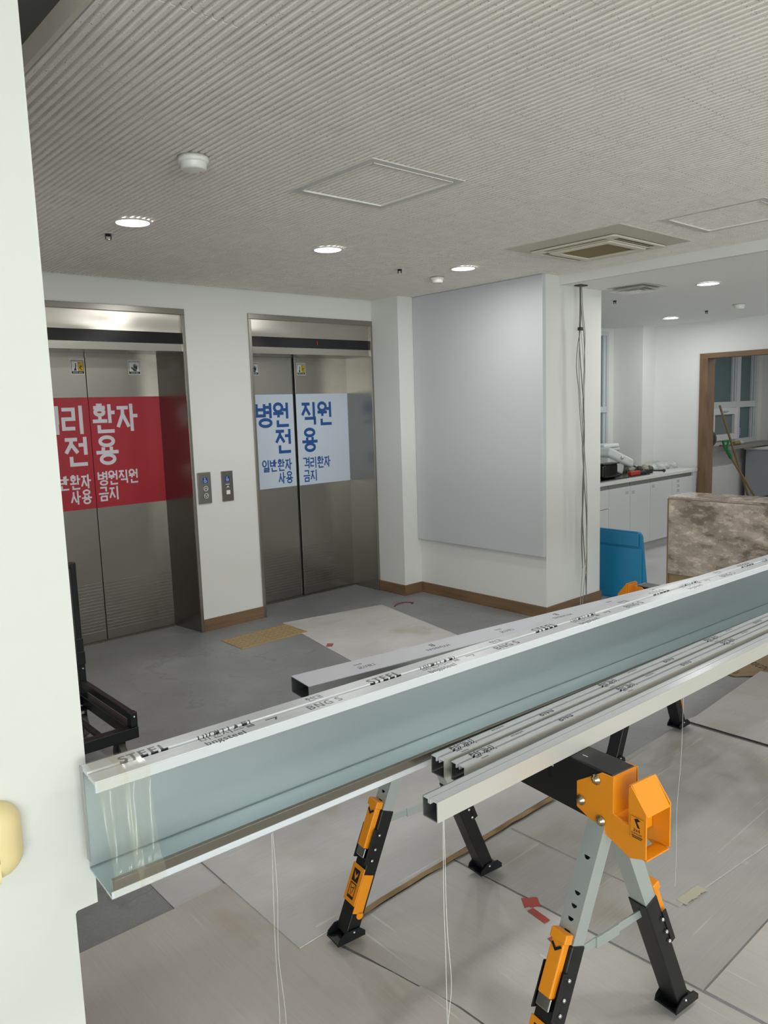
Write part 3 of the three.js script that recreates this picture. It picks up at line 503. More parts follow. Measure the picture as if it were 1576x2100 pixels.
      // foot: a tilting shoe with two cheeks
      const foot = part('foot', [rbx(-0.05, -0.003, -0.034, 0.05, 0.003, 0.034, 0.002, 1), ...[-1, 1].map((c) => poly([[-0.05, -0.003], [0.05, -0.003], [0.05, 0.012], [0.03, 0.03], [-0.02, 0.032], [-0.045, 0.014]], 0.003).translate(0, 0, c > 0 ? 0.031 : -0.034))], blackMetal, leg);
      foot.position.set(0, -len + 0.004, 0); foot.rotation.z = -ang; foot.position.set(Math.sin(-ang) * 0.016 * 0, -len + 0.002, 0);
      part('rivet', [tr(new THREE.SphereGeometry(0.0045, 8, 6), 0, -len + 0.026, 0.0345), tr(new THREE.SphereGeometry(0.0045, 8, 6), 0, -len + 0.026, -0.0345)], chrome, leg);
    }
    const y = 0.345, x = 0.145, z = e * (L - 0.045) + 0.0;
    part('spreader', [rbx(-x, y - 0.011, z - 0.004, -0.02, y + 0.011, z + 0.001, 0.001, 1), rbx(-0.045, y - 0.014, z - 0.001, 0.04, y + 0.014, z + 0.006, 0.001, 1), rbx(0.02, y - 0.011, z - 0.004, x, y + 0.011, z + 0.001, 0.001, 1)], galv, t);
  }
  return t;
}
sawhorse('black and orange sawhorse whose orange bracket sticks out under the aluminium bars', [1.58, 0, -1.3395], -0.1173);
sawhorse('black and orange sawhorse behind the long channel, only its bracket and legs showing', [3.22, 0, -1.42], Math.PI - 0.02);

// ---------------------------------------------------------------- profiles resting on the sawhorses
function filmTexture(base, seedN, rows, len = 0.6, wid = 0.12) {
  const W = 2048, k = W / len, H = Math.round(wid * k / 2) * 2;
  return canvasTex(W, H, (x) => {
    x.fillStyle = base; x.fillRect(0, 0, W, H);
    for (let i = 0; i < 260; i++) { x.fillStyle = i % 3 ? 'rgba(255,255,255,0.10)' : 'rgba(120,124,130,0.07)'; x.fillRect((i * 733 + seedN * 97) % W, (i * 389 + seedN * 31) % H, 90 + (i * 53) % 420, 1 + (i % 3)); }
    for (const [kind, s, cx, cy, gh] of rows) {
      x.save(); x.translate(cx * k, cy * k); x.fillStyle = x.strokeStyle = '#1b1c20';
      if (kind === 'h') hangul(x, s, 0, 0, gh * k * 0.9, gh * k, gh * k * 0.1); else if (kind === 't') { x.font = 'bold ' + Math.round(gh * k) + 'px sans-serif'; x.fillText(s, 0, gh * k); }
      else { x.lineWidth = gh * k * 0.16; x.beginPath(); x.moveTo(0, 0); x.lineTo(gh * k, 0); x.lineTo(gh * k * 0.75, gh * k * 0.45); x.stroke(); }
      x.restore();
    }
  });
}
const print1 = [['t', 'STEEL', 0.06, 0.004, 0.036], ['h', '비앤지스틸', 0.22, 0.028, 0.026], ['t', 'bngsteel', 0.22, 0.054, 0.022], ['a', '', 0.37, 0.046, 0.026], ['t', 'BNG S', 0.47, 0.034, 0.032], ['h', '현대', 0.49, 0.010, 0.022]];
const filmA = filmTexture('#c9ccd0', 3, print1), filmB = filmTexture('#cfd1d3', 5, [['h', '현대비', 0.05, 0.003, 0.028], ['t', 'www', 0.06, 0.034, 0.010], ['t', 'BNG', 0.36, 0.012, 0.026], ['t', 'HYUNDAI', 0.20, 0.002, 0.010]], 0.6, 0.046);
const filmAm = new THREE.MeshPhysicalMaterial({ map: filmA, roughness: 0.35, clearcoat: 0.5, clearcoatRoughness: 0.25 }), filmBm = new THREE.MeshPhysicalMaterial({ map: filmB, roughness: 0.32, metalness: 0.1, clearcoat: 0.4, clearcoatRoughness: 0.2 });
const filmPlain = phys(0xc6c9cb, 0.34, { clearcoat: 0.5, clearcoatRoughness: 0.22 });
const filmUV = (w) => (X, Y, Z) => [X / 0.6, -Z / w];
{
  const t = thing('header_channel', 'long satin aluminium header channel, open-fronted, lying across both sawhorses', 'metal channel', [0.461, 0.7916, -1.292], -0.0485);
  const LN = 4.0, D = 0.122, Ht = 0.21;
  part('back_web', uvm(bx(0, 0, -D, LN, Ht - 0.004, -D + 0.004)), alu, t);
  part('floor_web', uvm(bx(0, 0, -D + 0.004, LN, 0.004, 0)), alu, t);
  part('joint_line', [bx(0, 0.004, -D + 0.004, LN, 0.0065, -D + 0.0065)], mat(0x8c9698, 0.4, { metalness: 0.8 }), t);
  part('front_lip', uvm(merged([rbx(0.004, 0.004, -0.012, LN, 0.032, -0.001, 0.001, 1)])), mat(0x8d877c, 0.3, { metalness: 0.9 }), t);
  part('lip_film', [bx(0.0, -0.0012, -0.03, LN, 0.0, 0.00035), bx(0.0, -0.0012, -0.001, LN, 0.013, 0.00035)].map((g) => uvf(g, (X, Y, Z) => [-X / 0.6, (Y + Z + 0.02) / 0.12])), filmAm, t);
  part('top_flange', [rbx(0, Ht - 0.010, -D, LN, Ht, -0.084, 0.0025, 2), rbx(0, Ht - 0.012, -0.082, LN, Ht - 0.004, -0.043, 0.0015, 2)].map((g) => uvf(g, filmUV(0.12))), filmAm, t);
  part('flange_edge', rbx(0, Ht - 0.026, -0.046, LN, Ht - 0.006, -0.042, 0.001, 1), filmPlain, t);
  part('end_strip', rbx(-0.002, 0.02, -D - 0.003, 0.001, Ht, -D + 0.012, 0.001, 1), mat(0xa8acaa, 0.35, { metalness: 0.6 }), t);
  // clear packing tape wrapped round the end
  const tape = new THREE.MeshPhysicalMaterial({ color: hex(0xfffef8), transmission: 0.97, thickness: 0, roughness: 0.14, ior: 1.45, side: THREE.DoubleSide, specularIntensity: 1 });
  function tapeStrip(xa, xb, sd) {
    const U = 14, V = 26, pos = [], idx = [], path = [[Ht + 0.0012, -D - 0.001], [Ht + 0.0014, -0.08], [Ht - 0.003, -0.041], [Ht - 0.03, -0.0405], [0.06, -0.012], [0.034, 0.0012], [0.0, 0.0016], [-0.002, -0.03]];
    const c = new THREE.CatmullRomCurve3(path.map(([y, z]) => new THREE.Vector3(0, y, z)), false, 'catmullrom', 0.2);
    for (let j = 0; j <= V; j++) { const p = c.getPoint(j / V); for (let i = 0; i <= U; i++) { const u = i / U, w = Math.sin(Math.PI * j / V) * (Math.sin(u * 11 + sd + j * 0.5) * 0.0008 + Math.sin(u * 19 + j * 1.3 + sd) * 0.0005); pos.push(xa + (xb - xa) * u + Math.sin(j * 0.45 + sd) * 0.003, p.y + Math.max(0, w * 0.2), p.z + Math.abs(w)); } }
    for (let j = 0; j < V; j++) for (let i = 0; i < U; i++) { const a = j * (U + 1) + i; idx.push(a, a + 1, a + U + 1, a + 1, a + U + 2, a + U + 1); }
    const g = new THREE.BufferGeometry(); g.setAttribute('position', new THREE.Float32BufferAttribute(pos, 3)); g.setIndex(idx); g.computeVertexNormals();
    g.setAttribute('uv', new THREE.Float32BufferAttribute(new Float32Array(pos.length / 3 * 2), 2)); return g;
  }
  part('clear_tape', tapeStrip(0.006, 0.062, 1), tape, t); part('clear_tape', tapeStrip(0.05, 0.1, 4), tape, t);
}
// rectangular tube behind it
{
  const t = thing('aluminium_tube', 'wide flat white-filmed rectangular tube lying behind the long channel', 'metal tube', [1.278, 0.791, -1.903], -0.133);
  const LN = 2.5, D = 0.112, Ht = 0.05, th = 0.0025;
  part('top_face', uvf(bx(0, Ht - th, 0, LN, Ht, D), (X, Y, Z) => [-X / 0.6, Z / 0.112]), new THREE.MeshPhysicalMaterial({ map: filmTexture('#d5d6df', 8, [['t', 'HYUNDAI', 0.03, 0.03, 0.022], ['t', 'B', 0.07, 0.056, 0.034], ['h', '대비앤', 0.34, 0.03, 0.022], ['t', 'BNG', 0.37, 0.062, 0.014]], 0.6, 0.112), roughness: 0.4, clearcoat: 0.3 }), t);
  part('shell', [bx(0, 0, 0, LN, th, D), bx(0, th, 0, LN, Ht - th, th), bx(0, th, D - th, LN, Ht - th, D)], millAlu, t);
}
// four square bars with a slot along the top
function slotBar(label, pos, turn, LN, open) {
  const film = open ? filmBm : filmPlain;
  const t = thing('aluminium_bar', label, 'metal bar', pos, turn, 'slotted aluminium bars'), S = 0.045, th = 0.0025, s0 = 0.0185, s1 = open ? 0.0265 : 0.0205;
  part('front_face', [uvm(bx(0, 0, S - th, LN, S, S))], aluBar, t);
  part('shell', [bx(0, 0, 0, LN, th, S - th), bx(0, th, 0, LN, S, th)], millAlu, t);
  part('top_flange', [bx(0, S - th, th, LN, S, s0), bx(0, S - 0.011, s0 - th, LN, S - th, s0)].map((g) => uvf(g, filmUV(0.046))), film, t);
  part('top_flange', [bx(0, S - th, s1, LN, S, S - th), bx(0, S - 0.011, s1, LN, S - th, s1 + th)].map((g) => uvf(g, (X, Y, Z) => [X / 0.6, -Z / 0.046])), film, t);
  return t;
}
slotBar('cream slotted aluminium bar nearest the orange bracket, sticking out furthest', [1.057, 0.791, -1.103], -0.028, 2.2, false);
slotBar('slotted aluminium bar lying against the long channel', [1.206, 0.791, -1.226], -0.036, 2.15, true);
slotBar('slotted aluminium bar second from the long channel', [1.214, 0.791, -1.170], -0.033, 2.15, true);
// threads of torn film
function thread(pts, label, r = 0.0006) { return solo('film_thread', tube(pts, r, 60, 5), phys(0xe8e8e4, 0.4), label, 'thread'); }
thread([[1.075, 0.79, -1.062], [1.076, 0.62, -1.066], [1.082, 0.45, -1.07], [1.074, 0.33, -1.062], [1.08, 0.2, -1.066], [1.082, 0.10, -1.064], [1.079, 0.005, -1.062]], 'long white thread hanging from the end of the cream bar');
thread([[1.076, 0.79, -1.06], [1.078, 0.55, -1.06], [1.085, 0.4, -1.058], [1.073, 0.32, -1.058], [1.077, 0.26, -1.058]], 'short white thread beside the long thread under the cream bar');
thread([[0.79, 0.792, -1.272], [0.792, 0.66, -1.27], [0.788, 0.52, -1.272], [0.795, 0.36, -1.268], [0.79, 0.27, -1.27]], 'thin clear thread hanging under the long channel', 0.00035);
thread([[0.783, 0.70, -1.27], [0.78, 0.55, -1.27], [0.781, 0.38, -1.27], [0.775, 0.22, -1.27], [0.772, 0.1, -1.272]].map((p, i) => i ? p : [0.786, 0.792, -1.27]), 'longer thin clear thread under the long channel', 0.00035);
thread([[2.04, 0.79, -1.03], [2.043, 0.6, -1.035], [2.035, 0.45, -1.04], [2.036, 0.3, -1.04], [2.034, 0.2, -1.04]], 'thin thread hanging before the distant sawhorse leg', 0.00035);

// ---------------------------------------------------------------- cables hanging beside the pillar
{
  const cols = [mat(0x6a6862, 0.5), mat(0x8e8c84, 0.5), mat(0x55534d, 0.5), mat(0xb6b4ac, 0.5)];
  const t = thing('cable_bundle', 'loose bundle of thin grey cables hanging down the pillar front', 'cables');
  const X = 5.02, Z = -3.40;
  for (let i = 0; i < 6; i++) {
    const p = [], off = (i - 2.5) * 0.006; const bottom = [0.35, 0.03, 0.05, 0.30, 0.03, 0.04][i];
    for (let k = 0; k <= 14; k++) { const y = 2.50 - (2.50 - bottom) * (k / 14), sag = Math.sin(k * 0.9 + i * 1.3) * 0.012 + (i === 0 && k > 2 && k < 5 ? -0.03 : 0) + (i === 3 && k > 8 && k < 12 ? 0.02 : 0), drift = 0.085 * (1 - y / 2.5) + (y < 0.4 ? -(0.4 - y) * (i % 2 ? 0.35 : 0.16) : 0); p.push([X + off * (k > 1 ? 1.6 : 0.7) + sag * (k > 1 ? 1 : 0.2) + drift, y, Z + Math.cos(k * 0.7 + i) * 0.008 + (y < 0.4 ? 0.1 * (0.4 - y) : 0)]); }
    part('cable', tube(p, 0.0032, 70, 6), cols[i % 4], t);
  }
  part('tie', rbx(X - 0.012, 2.17, Z - 0.02, X + 0.022, 2.195, Z + 0.012, 0.006), black, t);
  part('outlet_clip', rbx(X - 0.04, 2.492, Z - 0.03, X + 0.05, 2.502, Z + 0.03, 0.002), mat(0x3c3b37, 0.6), t);
}

// ---------------------------------------------------------------- platform cart beside the wall
{
  const t = thing('platform_cart', 'black steel platform cart with upright handle before the red-signed elevator', 'cart', [0.9, 0, -4.02]);
  const W = 0.49, D = 0.66, y = 0.15;   // deck 0..W in x, 0..D in z
  part('deck_rail', [rbx(0, y, D - 0.05, W, y + 0.055, D, 0.004)], blackMetal, t);
  part('deck_rail', [rbx(W - 0.045, y, 0, W, y + 0.055, D - 0.05, 0.004)], blackMetal, t);
  part('deck_rail', [rbx(0, y, 0, 0.045, y + 0.055, D - 0.05, 0.004)], blackMetal, t);
  part('deck_rail', [rbx(0.045, y, 0, W - 0.045, y + 0.055, 0.045, 0.004)], blackMetal, t);
  for (const x of [0.12, 0.22, 0.33]) part('cross_bar', rbx(x, y + 0.01, 0.045, x + 0.026, y + 0.03, D - 0.05, 0.003), blackMetal, t);
  for (const x of [0, W - 0.035]) {
    part('corner_post', [rbx(x, y + 0.055, D - 0.045, x + 0.035, y + 0.125, D - 0.005, 0.004)], blackMetal, t);
    part('side_rail', [rbx(x + 0.004, y + 0.085, 0.03, x + 0.03, y + 0.125, D - 0.045, 0.003)], blackMetal, t);
    part('handle_post', [rbx(x, y + 0.05, -0.01, x + 0.035, 0.50, 0.03, 0.004), rbx(x - 0.003, 0.36, -0.014, x + 0.038, 0.43, 0.034, 0.004), rbx(x + 0.003, 0.48, -0.007, x + 0.032, 0.905, 0.027, 0.006)], blackMetal, t);
    part('bolt', [tr(new THREE.SphereGeometry(0.006, 8, 6), x + 0.018, y + 0.105, D - 0.004), tr(new THREE.SphereGeometry(0.006, 8, 6), x + 0.018, 0.34, 0.034)], chrome, t);
  }
  part('handle_bar', [rbx(0.0, 0.875, -0.006, W, 0.905, 0.026, 0.01), rbx(0.12, 0.87, -0.011, W - 0.1, 0.91, 0.031, 0.012)], black, t);
  for (const [x, z] of [[0.06, 0.09], [W - 0.06, 0.09], [0.06, D - 0.09], [W - 0.06, D - 0.09]]) {
    const w = part('wheel', [cyl(0.056, 0.056, 0.03, 0, 0, 0, 24).rotateZ(Math.PI / 2).translate(x, 0.058, z)], rubber, t);
    part('fork', [bx(x - 0.021, 0.05, z - 0.016, x - 0.017, y, z + 0.016), bx(x + 0.017, 0.05, z - 0.016, x + 0.021, y, z + 0.016), bx(x - 0.021, y - 0.006, z - 0.03, x + 0.021, y, z + 0.03)], blackMetal, w);
  }
}

// ---------------------------------------------------------------- handrail on the near wall
{
  const t = thing('handrail', 'rounded cream handrail end on the bright wall close to the camera', 'handrail');
  const sh = new THREE.Shape(); const d = 0.05, h = 0.14, r = 0.022;
  sh.moveTo(0, 0); sh.lineTo(d - r, 0); sh.quadraticCurveTo(d, 0, d, r); sh.lineTo(d, h - r); sh.quadraticCurveTo(d, h, d - r, h); sh.lineTo(0, h);
  part('rail', new THREE.ExtrudeGeometry(sh, { depth: 1.6, bevelEnabled: false, curveSegments: 10 }).rotateY(-Math.PI / 2).translate(0.312, 0.832, -1.45), mat(0xe8d7a0, 0.45), t);
  const cap = new RoundedBoxGeometry(0.1, h, 0.1, 6, 0.045); cap.translate(0.312, 0.832 + h / 2, -1.45);
  part('end_cap', cap, mat(0xe3d09a, 0.45), t);
}

// ---------------------------------------------------------------- stone counter, blue board
const stone = tex(1024, 512, (u, v) => {
  const a = fbm(u, v, 4, 5, 141), b = fbm(u + a * 0.12, v + a * 0.1, 8, 5, 151), c = Math.abs(fbm(u + b * 0.1, v, 6, 4, 161) - 0.5), d = vnoise(u * 160, v * 160, 160, 171);
  let k = (a - 0.5) * 64 + (b - 0.5) * 56 + (d - 0.5) * 14; if (c < 0.012) k += 16 * (1 - c / 0.012); const e = fbm(u + a * 0.05, v, 18, 4, 181), f = fbm(u, v + b * 0.04, 40, 3, 191); k += (e - 0.5) * 70 + (f > 0.62 ? 22 : 0) - (e < 0.36 ? 18 : 0); return [160 + k, 147 + k, 135 + k * 0.95];
});
{
  const t = thing('stone_counter', 'low counter clad in brown mottled stone in the room beyond', 'counter');
  const X = 5.55, Z0 = -2.955, Z1 = -0.6, top = 0.9;
  part('front_slab', uvm(rbx(X, 0.292, Z0, X + 0.02, top - 0.022, Z1, 0.002, 1)), new THREE.MeshStandardMaterial({ map: scaled(stone, 1.5, 0.75), roughness: 0.3 }), t);
  part('top_slab', uvm(rbx(X - 0.004, top - 0.02, Z0 - 0.004, X + 0.32, top, Z1, 0.003, 1)), new THREE.MeshStandardMaterial({ map: scaled(stone, 1.2, 0.6, 0.3, 0.2), roughness: 0.16 }), t);
  part('carcass', uvm(bx(X + 0.02, 0, Z0 + 0.002, X + 0.3, top - 0.02, Z1)), mat(0x8a7552, 0.6), t);
  part('plinth', uvm(bx(X + 0.05, 0, Z0 + 0.03, X + 0.06, 0.29, Z1)), mat(0x4e4030, 0.7), t);
  part('side_edge', bx(X + 0.002, 0.02, Z0 - 0.012, X + 0.30, top - 0.022, Z0), mat(0x7b6a4c, 0.6), t);
}
{
  const t = thing('blue_board', 'blue moulded plastic board standing upright beside the pillar', 'plastic board', [5.62, 0, -3.15], 0);
  const m = mat(0x1f7ba4, 0.34);
  const out = []; const Wt = 0.5, Wb = 0.56, h = 0.582, r = 0.05;
  out.push([0.0, 0.0], [-Wb, 0.0], [-Wt - 0.03, h]); for (let i = 0; i <= 6; i++) { const a = Math.PI / 2 * (1 - i / 6); out.push([-0.055 - r + Math.cos(a) * r, h - r + Math.sin(a) * r]); }
  // local: first coordinate along -z
  part('board', poly(out.map(([a, b]) => [a, b]), 0.028, 0.006).rotateY(-Math.PI / 2), m, t);
  part('raised_band', rbx(-0.038, h - 0.12, -0.49, -0.022, h - 0.012, -0.08, 0.006, 2), m, t);
  part('raised_face', rbx(-0.034, 0.02, -0.46, -0.022, h - 0.135, -0.05, 0.005, 2), m, t);
  t.rotation.y = 0.0;
}

// ---------------------------------------------------------------- cabinets and clutter in the room beyond
{
  const white = mat(0xd4d6d8, 0.4), gapM = mat(0x8b8b85, 0.5, { metalness: 0.5 }), seam = mat(0xb0b0ae, 0.7), noteTex = canvasTex(64, 64, (x, w) => { x.fillStyle = '#d6d7d6'; x.fillRect(0, 0, w, w); x.fillStyle = '#555'; for (let j = 0; j < 3; j++) for (let i = 0; i < 5; i++) x.fillRect(8 + i * 10, 12 + j * 16, 7, 8); }), note = new THREE.MeshStandardMaterial({ map: noteTex, roughness: 0.6 });
  const ZC = -4.30, units = [[6.35, 6.855, 'd'], [6.855, 7.262, 's'], [7.262, 7.672, 's'], [7.672, 8.14, 's'], [8.14, 8.62, 's']];
  const labels = ['white cabinet unit with drawers half hidden behind the pillar', 'white cabinet unit beside the drawers with a small note at its corner', 'white cabinet unit in the middle of the row with a note at its corner', 'white cabinet unit with one small note, second from the wooden door', 'white cabinet unit with a column of notes, last before the wooden door'];
  units.forEach(([a, b, k], i) => {
    const t = thing('base_cabinet', labels[i], 'cabinet', [0, 0, 0], 0, 'white base cabinets');
    part('body', bx(a + 0.001, 0.09, ZC - 0.02, b - 0.001, 0.79, ZC - 0.55), seam, t);
    part('finger_channel', bx(a + 0.01, 0.748, ZC - 0.019, b - 0.01, 0.782, ZC - 0.012), gapM, t);
    if (k === 'd') for (const [y0, y1] of [[0.098, 0.30], [0.34, 0.545], [0.55, 0.745]]) part('drawer', rbx(a + 0.002, y0, ZC - 0.02, b - 0.002, y1, ZC, 0.003, 1), white, t);
    else part('door', rbx(a + 0.002, 0.098, ZC - 0.02, b - 0.002, 0.745, ZC, 0.003, 1), white, t);
    const notes = { 1: [[b - 0.06, 0.68]], 2: [[a + 0.06, 0.675]], 3: [[a + 0.06, 0.70]], 4: [[a + 0.14, 0.71], [a + 0.14, 0.655], [a + 0.14, 0.60]] }[i] || [];
    for (const [x, y] of notes) part('note', tr(new THREE.BoxGeometry(0.07, 0.045, 0.001), x, y, ZC + 0.00035), note, t);
    part('kick', bx(a, 0, ZC - 0.06, b, 0.092, ZC - 0.05), mat(0xb9babb, 0.5), t);
  });
  solo('worktop', [rbx(6.3, 0.79, ZC - 0.60, 8.70, 0.826, ZC + 0.018, 0.004)], mat(0xd9dad8, 0.25), 'white worktop running along the row of cabinets', 'worktop');
  solo('worktop_upstand', rbx(6.3, 0.79, ZC - 0.63, 8.44, 0.86, ZC - 0.602, 0.004), mat(0xd9dad8, 0.25), 'low white upstand along the back of the worktop', 'worktop');
  solo('cabinet_end_panel', rbx(8.622, 0, ZC - 0.5, 8.70, 0.789, ZC + 0.004, 0.003, 1), white, 'narrow white filler panel between the cabinets and the room wall', 'cabinet panel');
  // window with frosted glass behind the worktop
  const fr = mat(0xc9cdd0, 0.35), glass = phys(0x4e6b6d, 0.32, { clearcoat: 0.3 });
  const w2 = new THREE.Group(); w2.name = 'window_2'; w2.userData = { kind: 'structure', label: 'tall white framed window with teal frosted glass behind the pillar edge' }; scene.add(w2);
  part('frame', [bx(6.9, 0.9, -5.30, 6.95, 2.46, -5.24), bx(8.29, 0.9, -5.30, 8.33, 2.46, -5.24), bx(6.9505, 0.9, -5.30, 8.2895, 0.95, -5.24), bx(6.9505, 2.41, -5.30, 8.2895, 2.46, -5.24), bx(6.951, 1.5, -5.298, 8.289, 1.57, -5.243), bx(7.6, 0.951, -5.299, 7.66, 2.409, -5.2415)], fr, w2);
  for (const [a, b] of [[6.95, 7.6], [7.66, 8.29]]) for (const [c, d] of [[0.95, 1.5], [1.57, 2.41]]) {
    part('pane', bx(a, c, -5.285, b, d, -5.277), glass, w2);
    part('sash', [bx(b - 0.05, c, -5.277, b - 0.02, d, -5.255), bx(b - 0.015, c, -5.277, b, d, -5.26)], fr, w2);
  }
  const w3 = new THREE.Group(); w3.name = 'window_3'; w3.userData = { kind: 'structure', label: 'white framed window with teal frosted glass seen through the door opening' }; scene.add(w3);
  part('frame', [bx(10.85, 0.93, -5.30, 10.93, 2.5, -5.22), bx(12.47, 0.93, -5.30, 12.55, 2.5, -5.22), bx(10.9305, 0.93, -5.30, 12.4695, 1.0, -5.22), bx(10.9305, 2.44, -5.30, 12.4695, 2.5, -5.22), bx(10.9305, 1.475, -5.298, 12.4695, 1.565, -5.223), bx(11.80, 1.0005, -5.299, 11.92, 2.4395, -5.2215)], fr, w3);
  for (const [a, b, c, d] of [[10.93, 11.80, 1.565, 2.44], [11.92, 12.47, 1.565, 2.44], [11.92, 12.47, 1.0, 1.475]]) {
    part('pane', bx(a, c, -5.285, b, d, -5.277), glass, w3);
    part('sash', [bx(b - 0.09, c, -5.277, b - 0.06, d, -5.25), bx(b - 0.03, c, -5.277, b, d, -5.24)], fr, w3);
  }
  const sash = part('tilting_sash', [bx(10.95, 1.002, -5.26, 11.78, 1.09, -5.19), bx(10.95, 1.38, -5.26, 11.78, 1.472, -5.19), bx(10.95, 1.0905, -5.26, 11.04, 1.3795, -5.1905), bx(11.68, 1.0905, -5.26, 11.78, 1.3795, -5.1905)], mat(0xd8dbdd, 0.3), w3);
  part('pane', bx(11.04, 1.09, -5.24, 11.68, 1.38, -5.232), phys(0x6d7877, 0.35), sash);
  part('handle', [rbx(11.30, 1.415, -5.19, 11.42, 1.432, -5.165, 0.005), cyl(0.02, 0.02, 0.02, 11.34, 1.424, -5.18, 12)], galv, sash);
  decal('notice', new THREE.MeshStandardMaterial({ map: canvasTex(96, 192, (x, w, h) => { x.fillStyle = '#3d6ea8'; x.fillRect(0, 0, w, h); x.fillStyle = '#173f7a'; x.fillRect(20, 24, 56, 34); x.fillStyle = '#b9cbe2'; x.fillRect(6, 90, 84, 84); x.fillStyle = '#3d6ea8'; for (let i = 0; i < 9; i++) x.fillRect(12 + (i % 3) * 27, 98 + Math.floor(i / 3) * 26, 18, 15); }), roughness: 0.5 }), 11.91, 1.02, 12.08, 1.275, -5.274, w3);
  struct('trim_003', rbx(10.2, 0.875, -5.25, 12.75, 0.93, -4.98, 0.006), mat(0x85837e, 0.4), 'grey stone window sill in the room behind the door');
  // wooden door lining
  const d1 = new THREE.Group(); d1.name = 'door_1'; d1.userData = { kind: 'structure', label: 'wooden door lining around the opening to the back room' }; scene.add(d1);
  part('jamb', uvm(bx(8.72, 0, -4.295, 8.9, 2.085, -4.20)), doorWoodMat, d1);
  part('jamb', uvm(bx(8.72, 0, -3.295, 8.9, 2.085, -3.20)), doorWoodMat, d1);
  part('head', uvm(bx(8.72, 2.085, -4.295, 8.9, 2.14, -3.20)), woodMat, d1);
  // tools in the back room
  const stick = mat(0x8a744f, 0.55);
  const rod = (a, b, r) => { const A = new THREE.Vector3(...a), B = new THREE.Vector3(...b), L = A.distanceTo(B), g = new THREE.CylinderGeometry(r, r, L, 10); g.applyQuaternion(new THREE.Quaternion().setFromUnitVectors(new THREE.Vector3(0, 1, 0), B.clone().sub(A).normalize())); const c = A.add(B).multiplyScalar(0.5); return g.translate(c.x, c.y, c.z); };
  const sv = thing('shovel', 'shovel with green plastic handle leaning under the far window', 'shovel');
  part('shaft', rod([10.87, 0.84, -4.90], [11.32, 0.06, -4.62], 0.017), stick, sv);
  const gm = mat(0x1d7a38, 0.4);
  part('grip', [rod([10.72, 1.02, -4.92], [10.89, 1.02, -4.92], 0.016), rod([10.72, 1.02, -4.92], [10.81, 0.89, -4.915], 0.016), rod([10.89, 1.02, -4.92], [10.84, 0.89, -4.915], 0.016), rod([10.81, 0.92, -4.915], [10.90, 0.78, -4.88], 0.026)], gm, sv);
  part('blade', [rbx(-0.11, -0.13, -0.006, 0.11, 0.08, 0.006, 0.004).rotateX(0.3).translate(11.34, 0.138, -4.60)], blackMetal, sv);
  const bm2 = thing('broom', 'long wooden stick leaning beside the green-handled shovel', 'broom');
  part('stick', rod([10.66, 1.52, -4.95], [11.42, 0.05, -4.80], 0.016), stick, bm2);
  part('head', rbx(11.34, 0.002, -4.84, 11.56, 0.062, -4.76, 0.01), black, bm2);
  const sn = thing('sanding_pad', 'dark reddish round pad tool lying on the far sill beside the door lining', 'tool');
  part('disc', cyl(0.13, 0.13, 0.05, 0, 0, 0, 24).rotateZ(Math.PI / 2).translate(10.55, 1.063, -5.07), mat(0x4d4142, 0.7), sn);
  part('hub', [cyl(0.06, 0.08, 0.06, 0, 0, 0, 16).rotateZ(Math.PI / 2).translate(10.50, 1.02, -5.05)], mat(0x77777b, 0.5), sn);
  const ct = thing('sealant_cartridge', 'yellow and white sealant cartridge lying on the far sill', 'cartridge');
  part('tube', cyl(0.028, 0.028, 0.24, 0, 0, 0, 16).rotateZ(Math.PI / 2).translate(11.47, 0.96, -5.05), mat(0x8f8748, 0.5), ct);
  part('nozzle', cyl(0.006, 0.018, 0.11, 0, 0, 0, 10).rotateZ(-Math.PI / 2).translate(11.65, 0.955, -5.05), whitePlastic, ct);
  part('label', cyl(0.0285, 0.0285, 0.05, 0, 0, 0, 16).rotateZ(Math.PI / 2).translate(11.56, 0.96, -5.05), mat(0xc9c7c0, 0.5), ct);
  solo('caulking_gun', [rbx(11.02, 0.931, -5.06, 11.28, 0.945, -5.03, 0.004), rbx(11.04, 0.931, -5.12, 11.07, 0.95, -4.99, 0.004), rod([10.92, 0.94, -5.045], [11.3, 0.94, -5.045], 0.005)], mat(0x6c6b66, 0.5), 'thin grey caulking tool on the far sill beside the cartridge', 'tool');
  const wc = thing('white_cabinet', 'white cabinet with grey front standing under the far window', 'cabinet');
  part('body', rbx(12.0, 0, -5.15, 12.7, 0.83, -4.6, 0.006), mat(0xa7abb2, 0.45), wc);
  part('top', rbx(11.98, 0.83, -5.17, 12.72, 0.86, -4.58, 0.005), whitePlastic, wc);
  part('tap', [cyl(0.01, 0.01, 0.22, 12.45, 0.97, -5.0, 8), rbx(12.43, 1.06, -5.0, 12.47, 1.08, -4.88, 0.006)], chrome, wc);
  // clutter on the worktop
  const y = 0.826, Zt = -4.55;
  const lump = (w, h, d, s, n = 10) => { const g = new THREE.SphereGeometry(1, 24, 14); const p = g.attributes.position; for (let i = 0; i < p.count; i++) { const a = p.getX(i), b = p.getY(i), c = p.getZ(i), k = 0.8 + 0.35 * vnoise(a * 3 + 9, c * 3 + b * 4 + 9, 64, s) + 0.15 * vnoise(a * 9 + 30, b * 9 + c * 7 + 30, 128, s + 1); p.setXYZ(i, a * k * w, Math.max(-0.5, b * k) * h, c * k * d); } g.computeVertexNormals(); return g; };
  const bagM = phys(0xdfe3e4, 0.25, { transmission: 0.35, thickness: 0 });
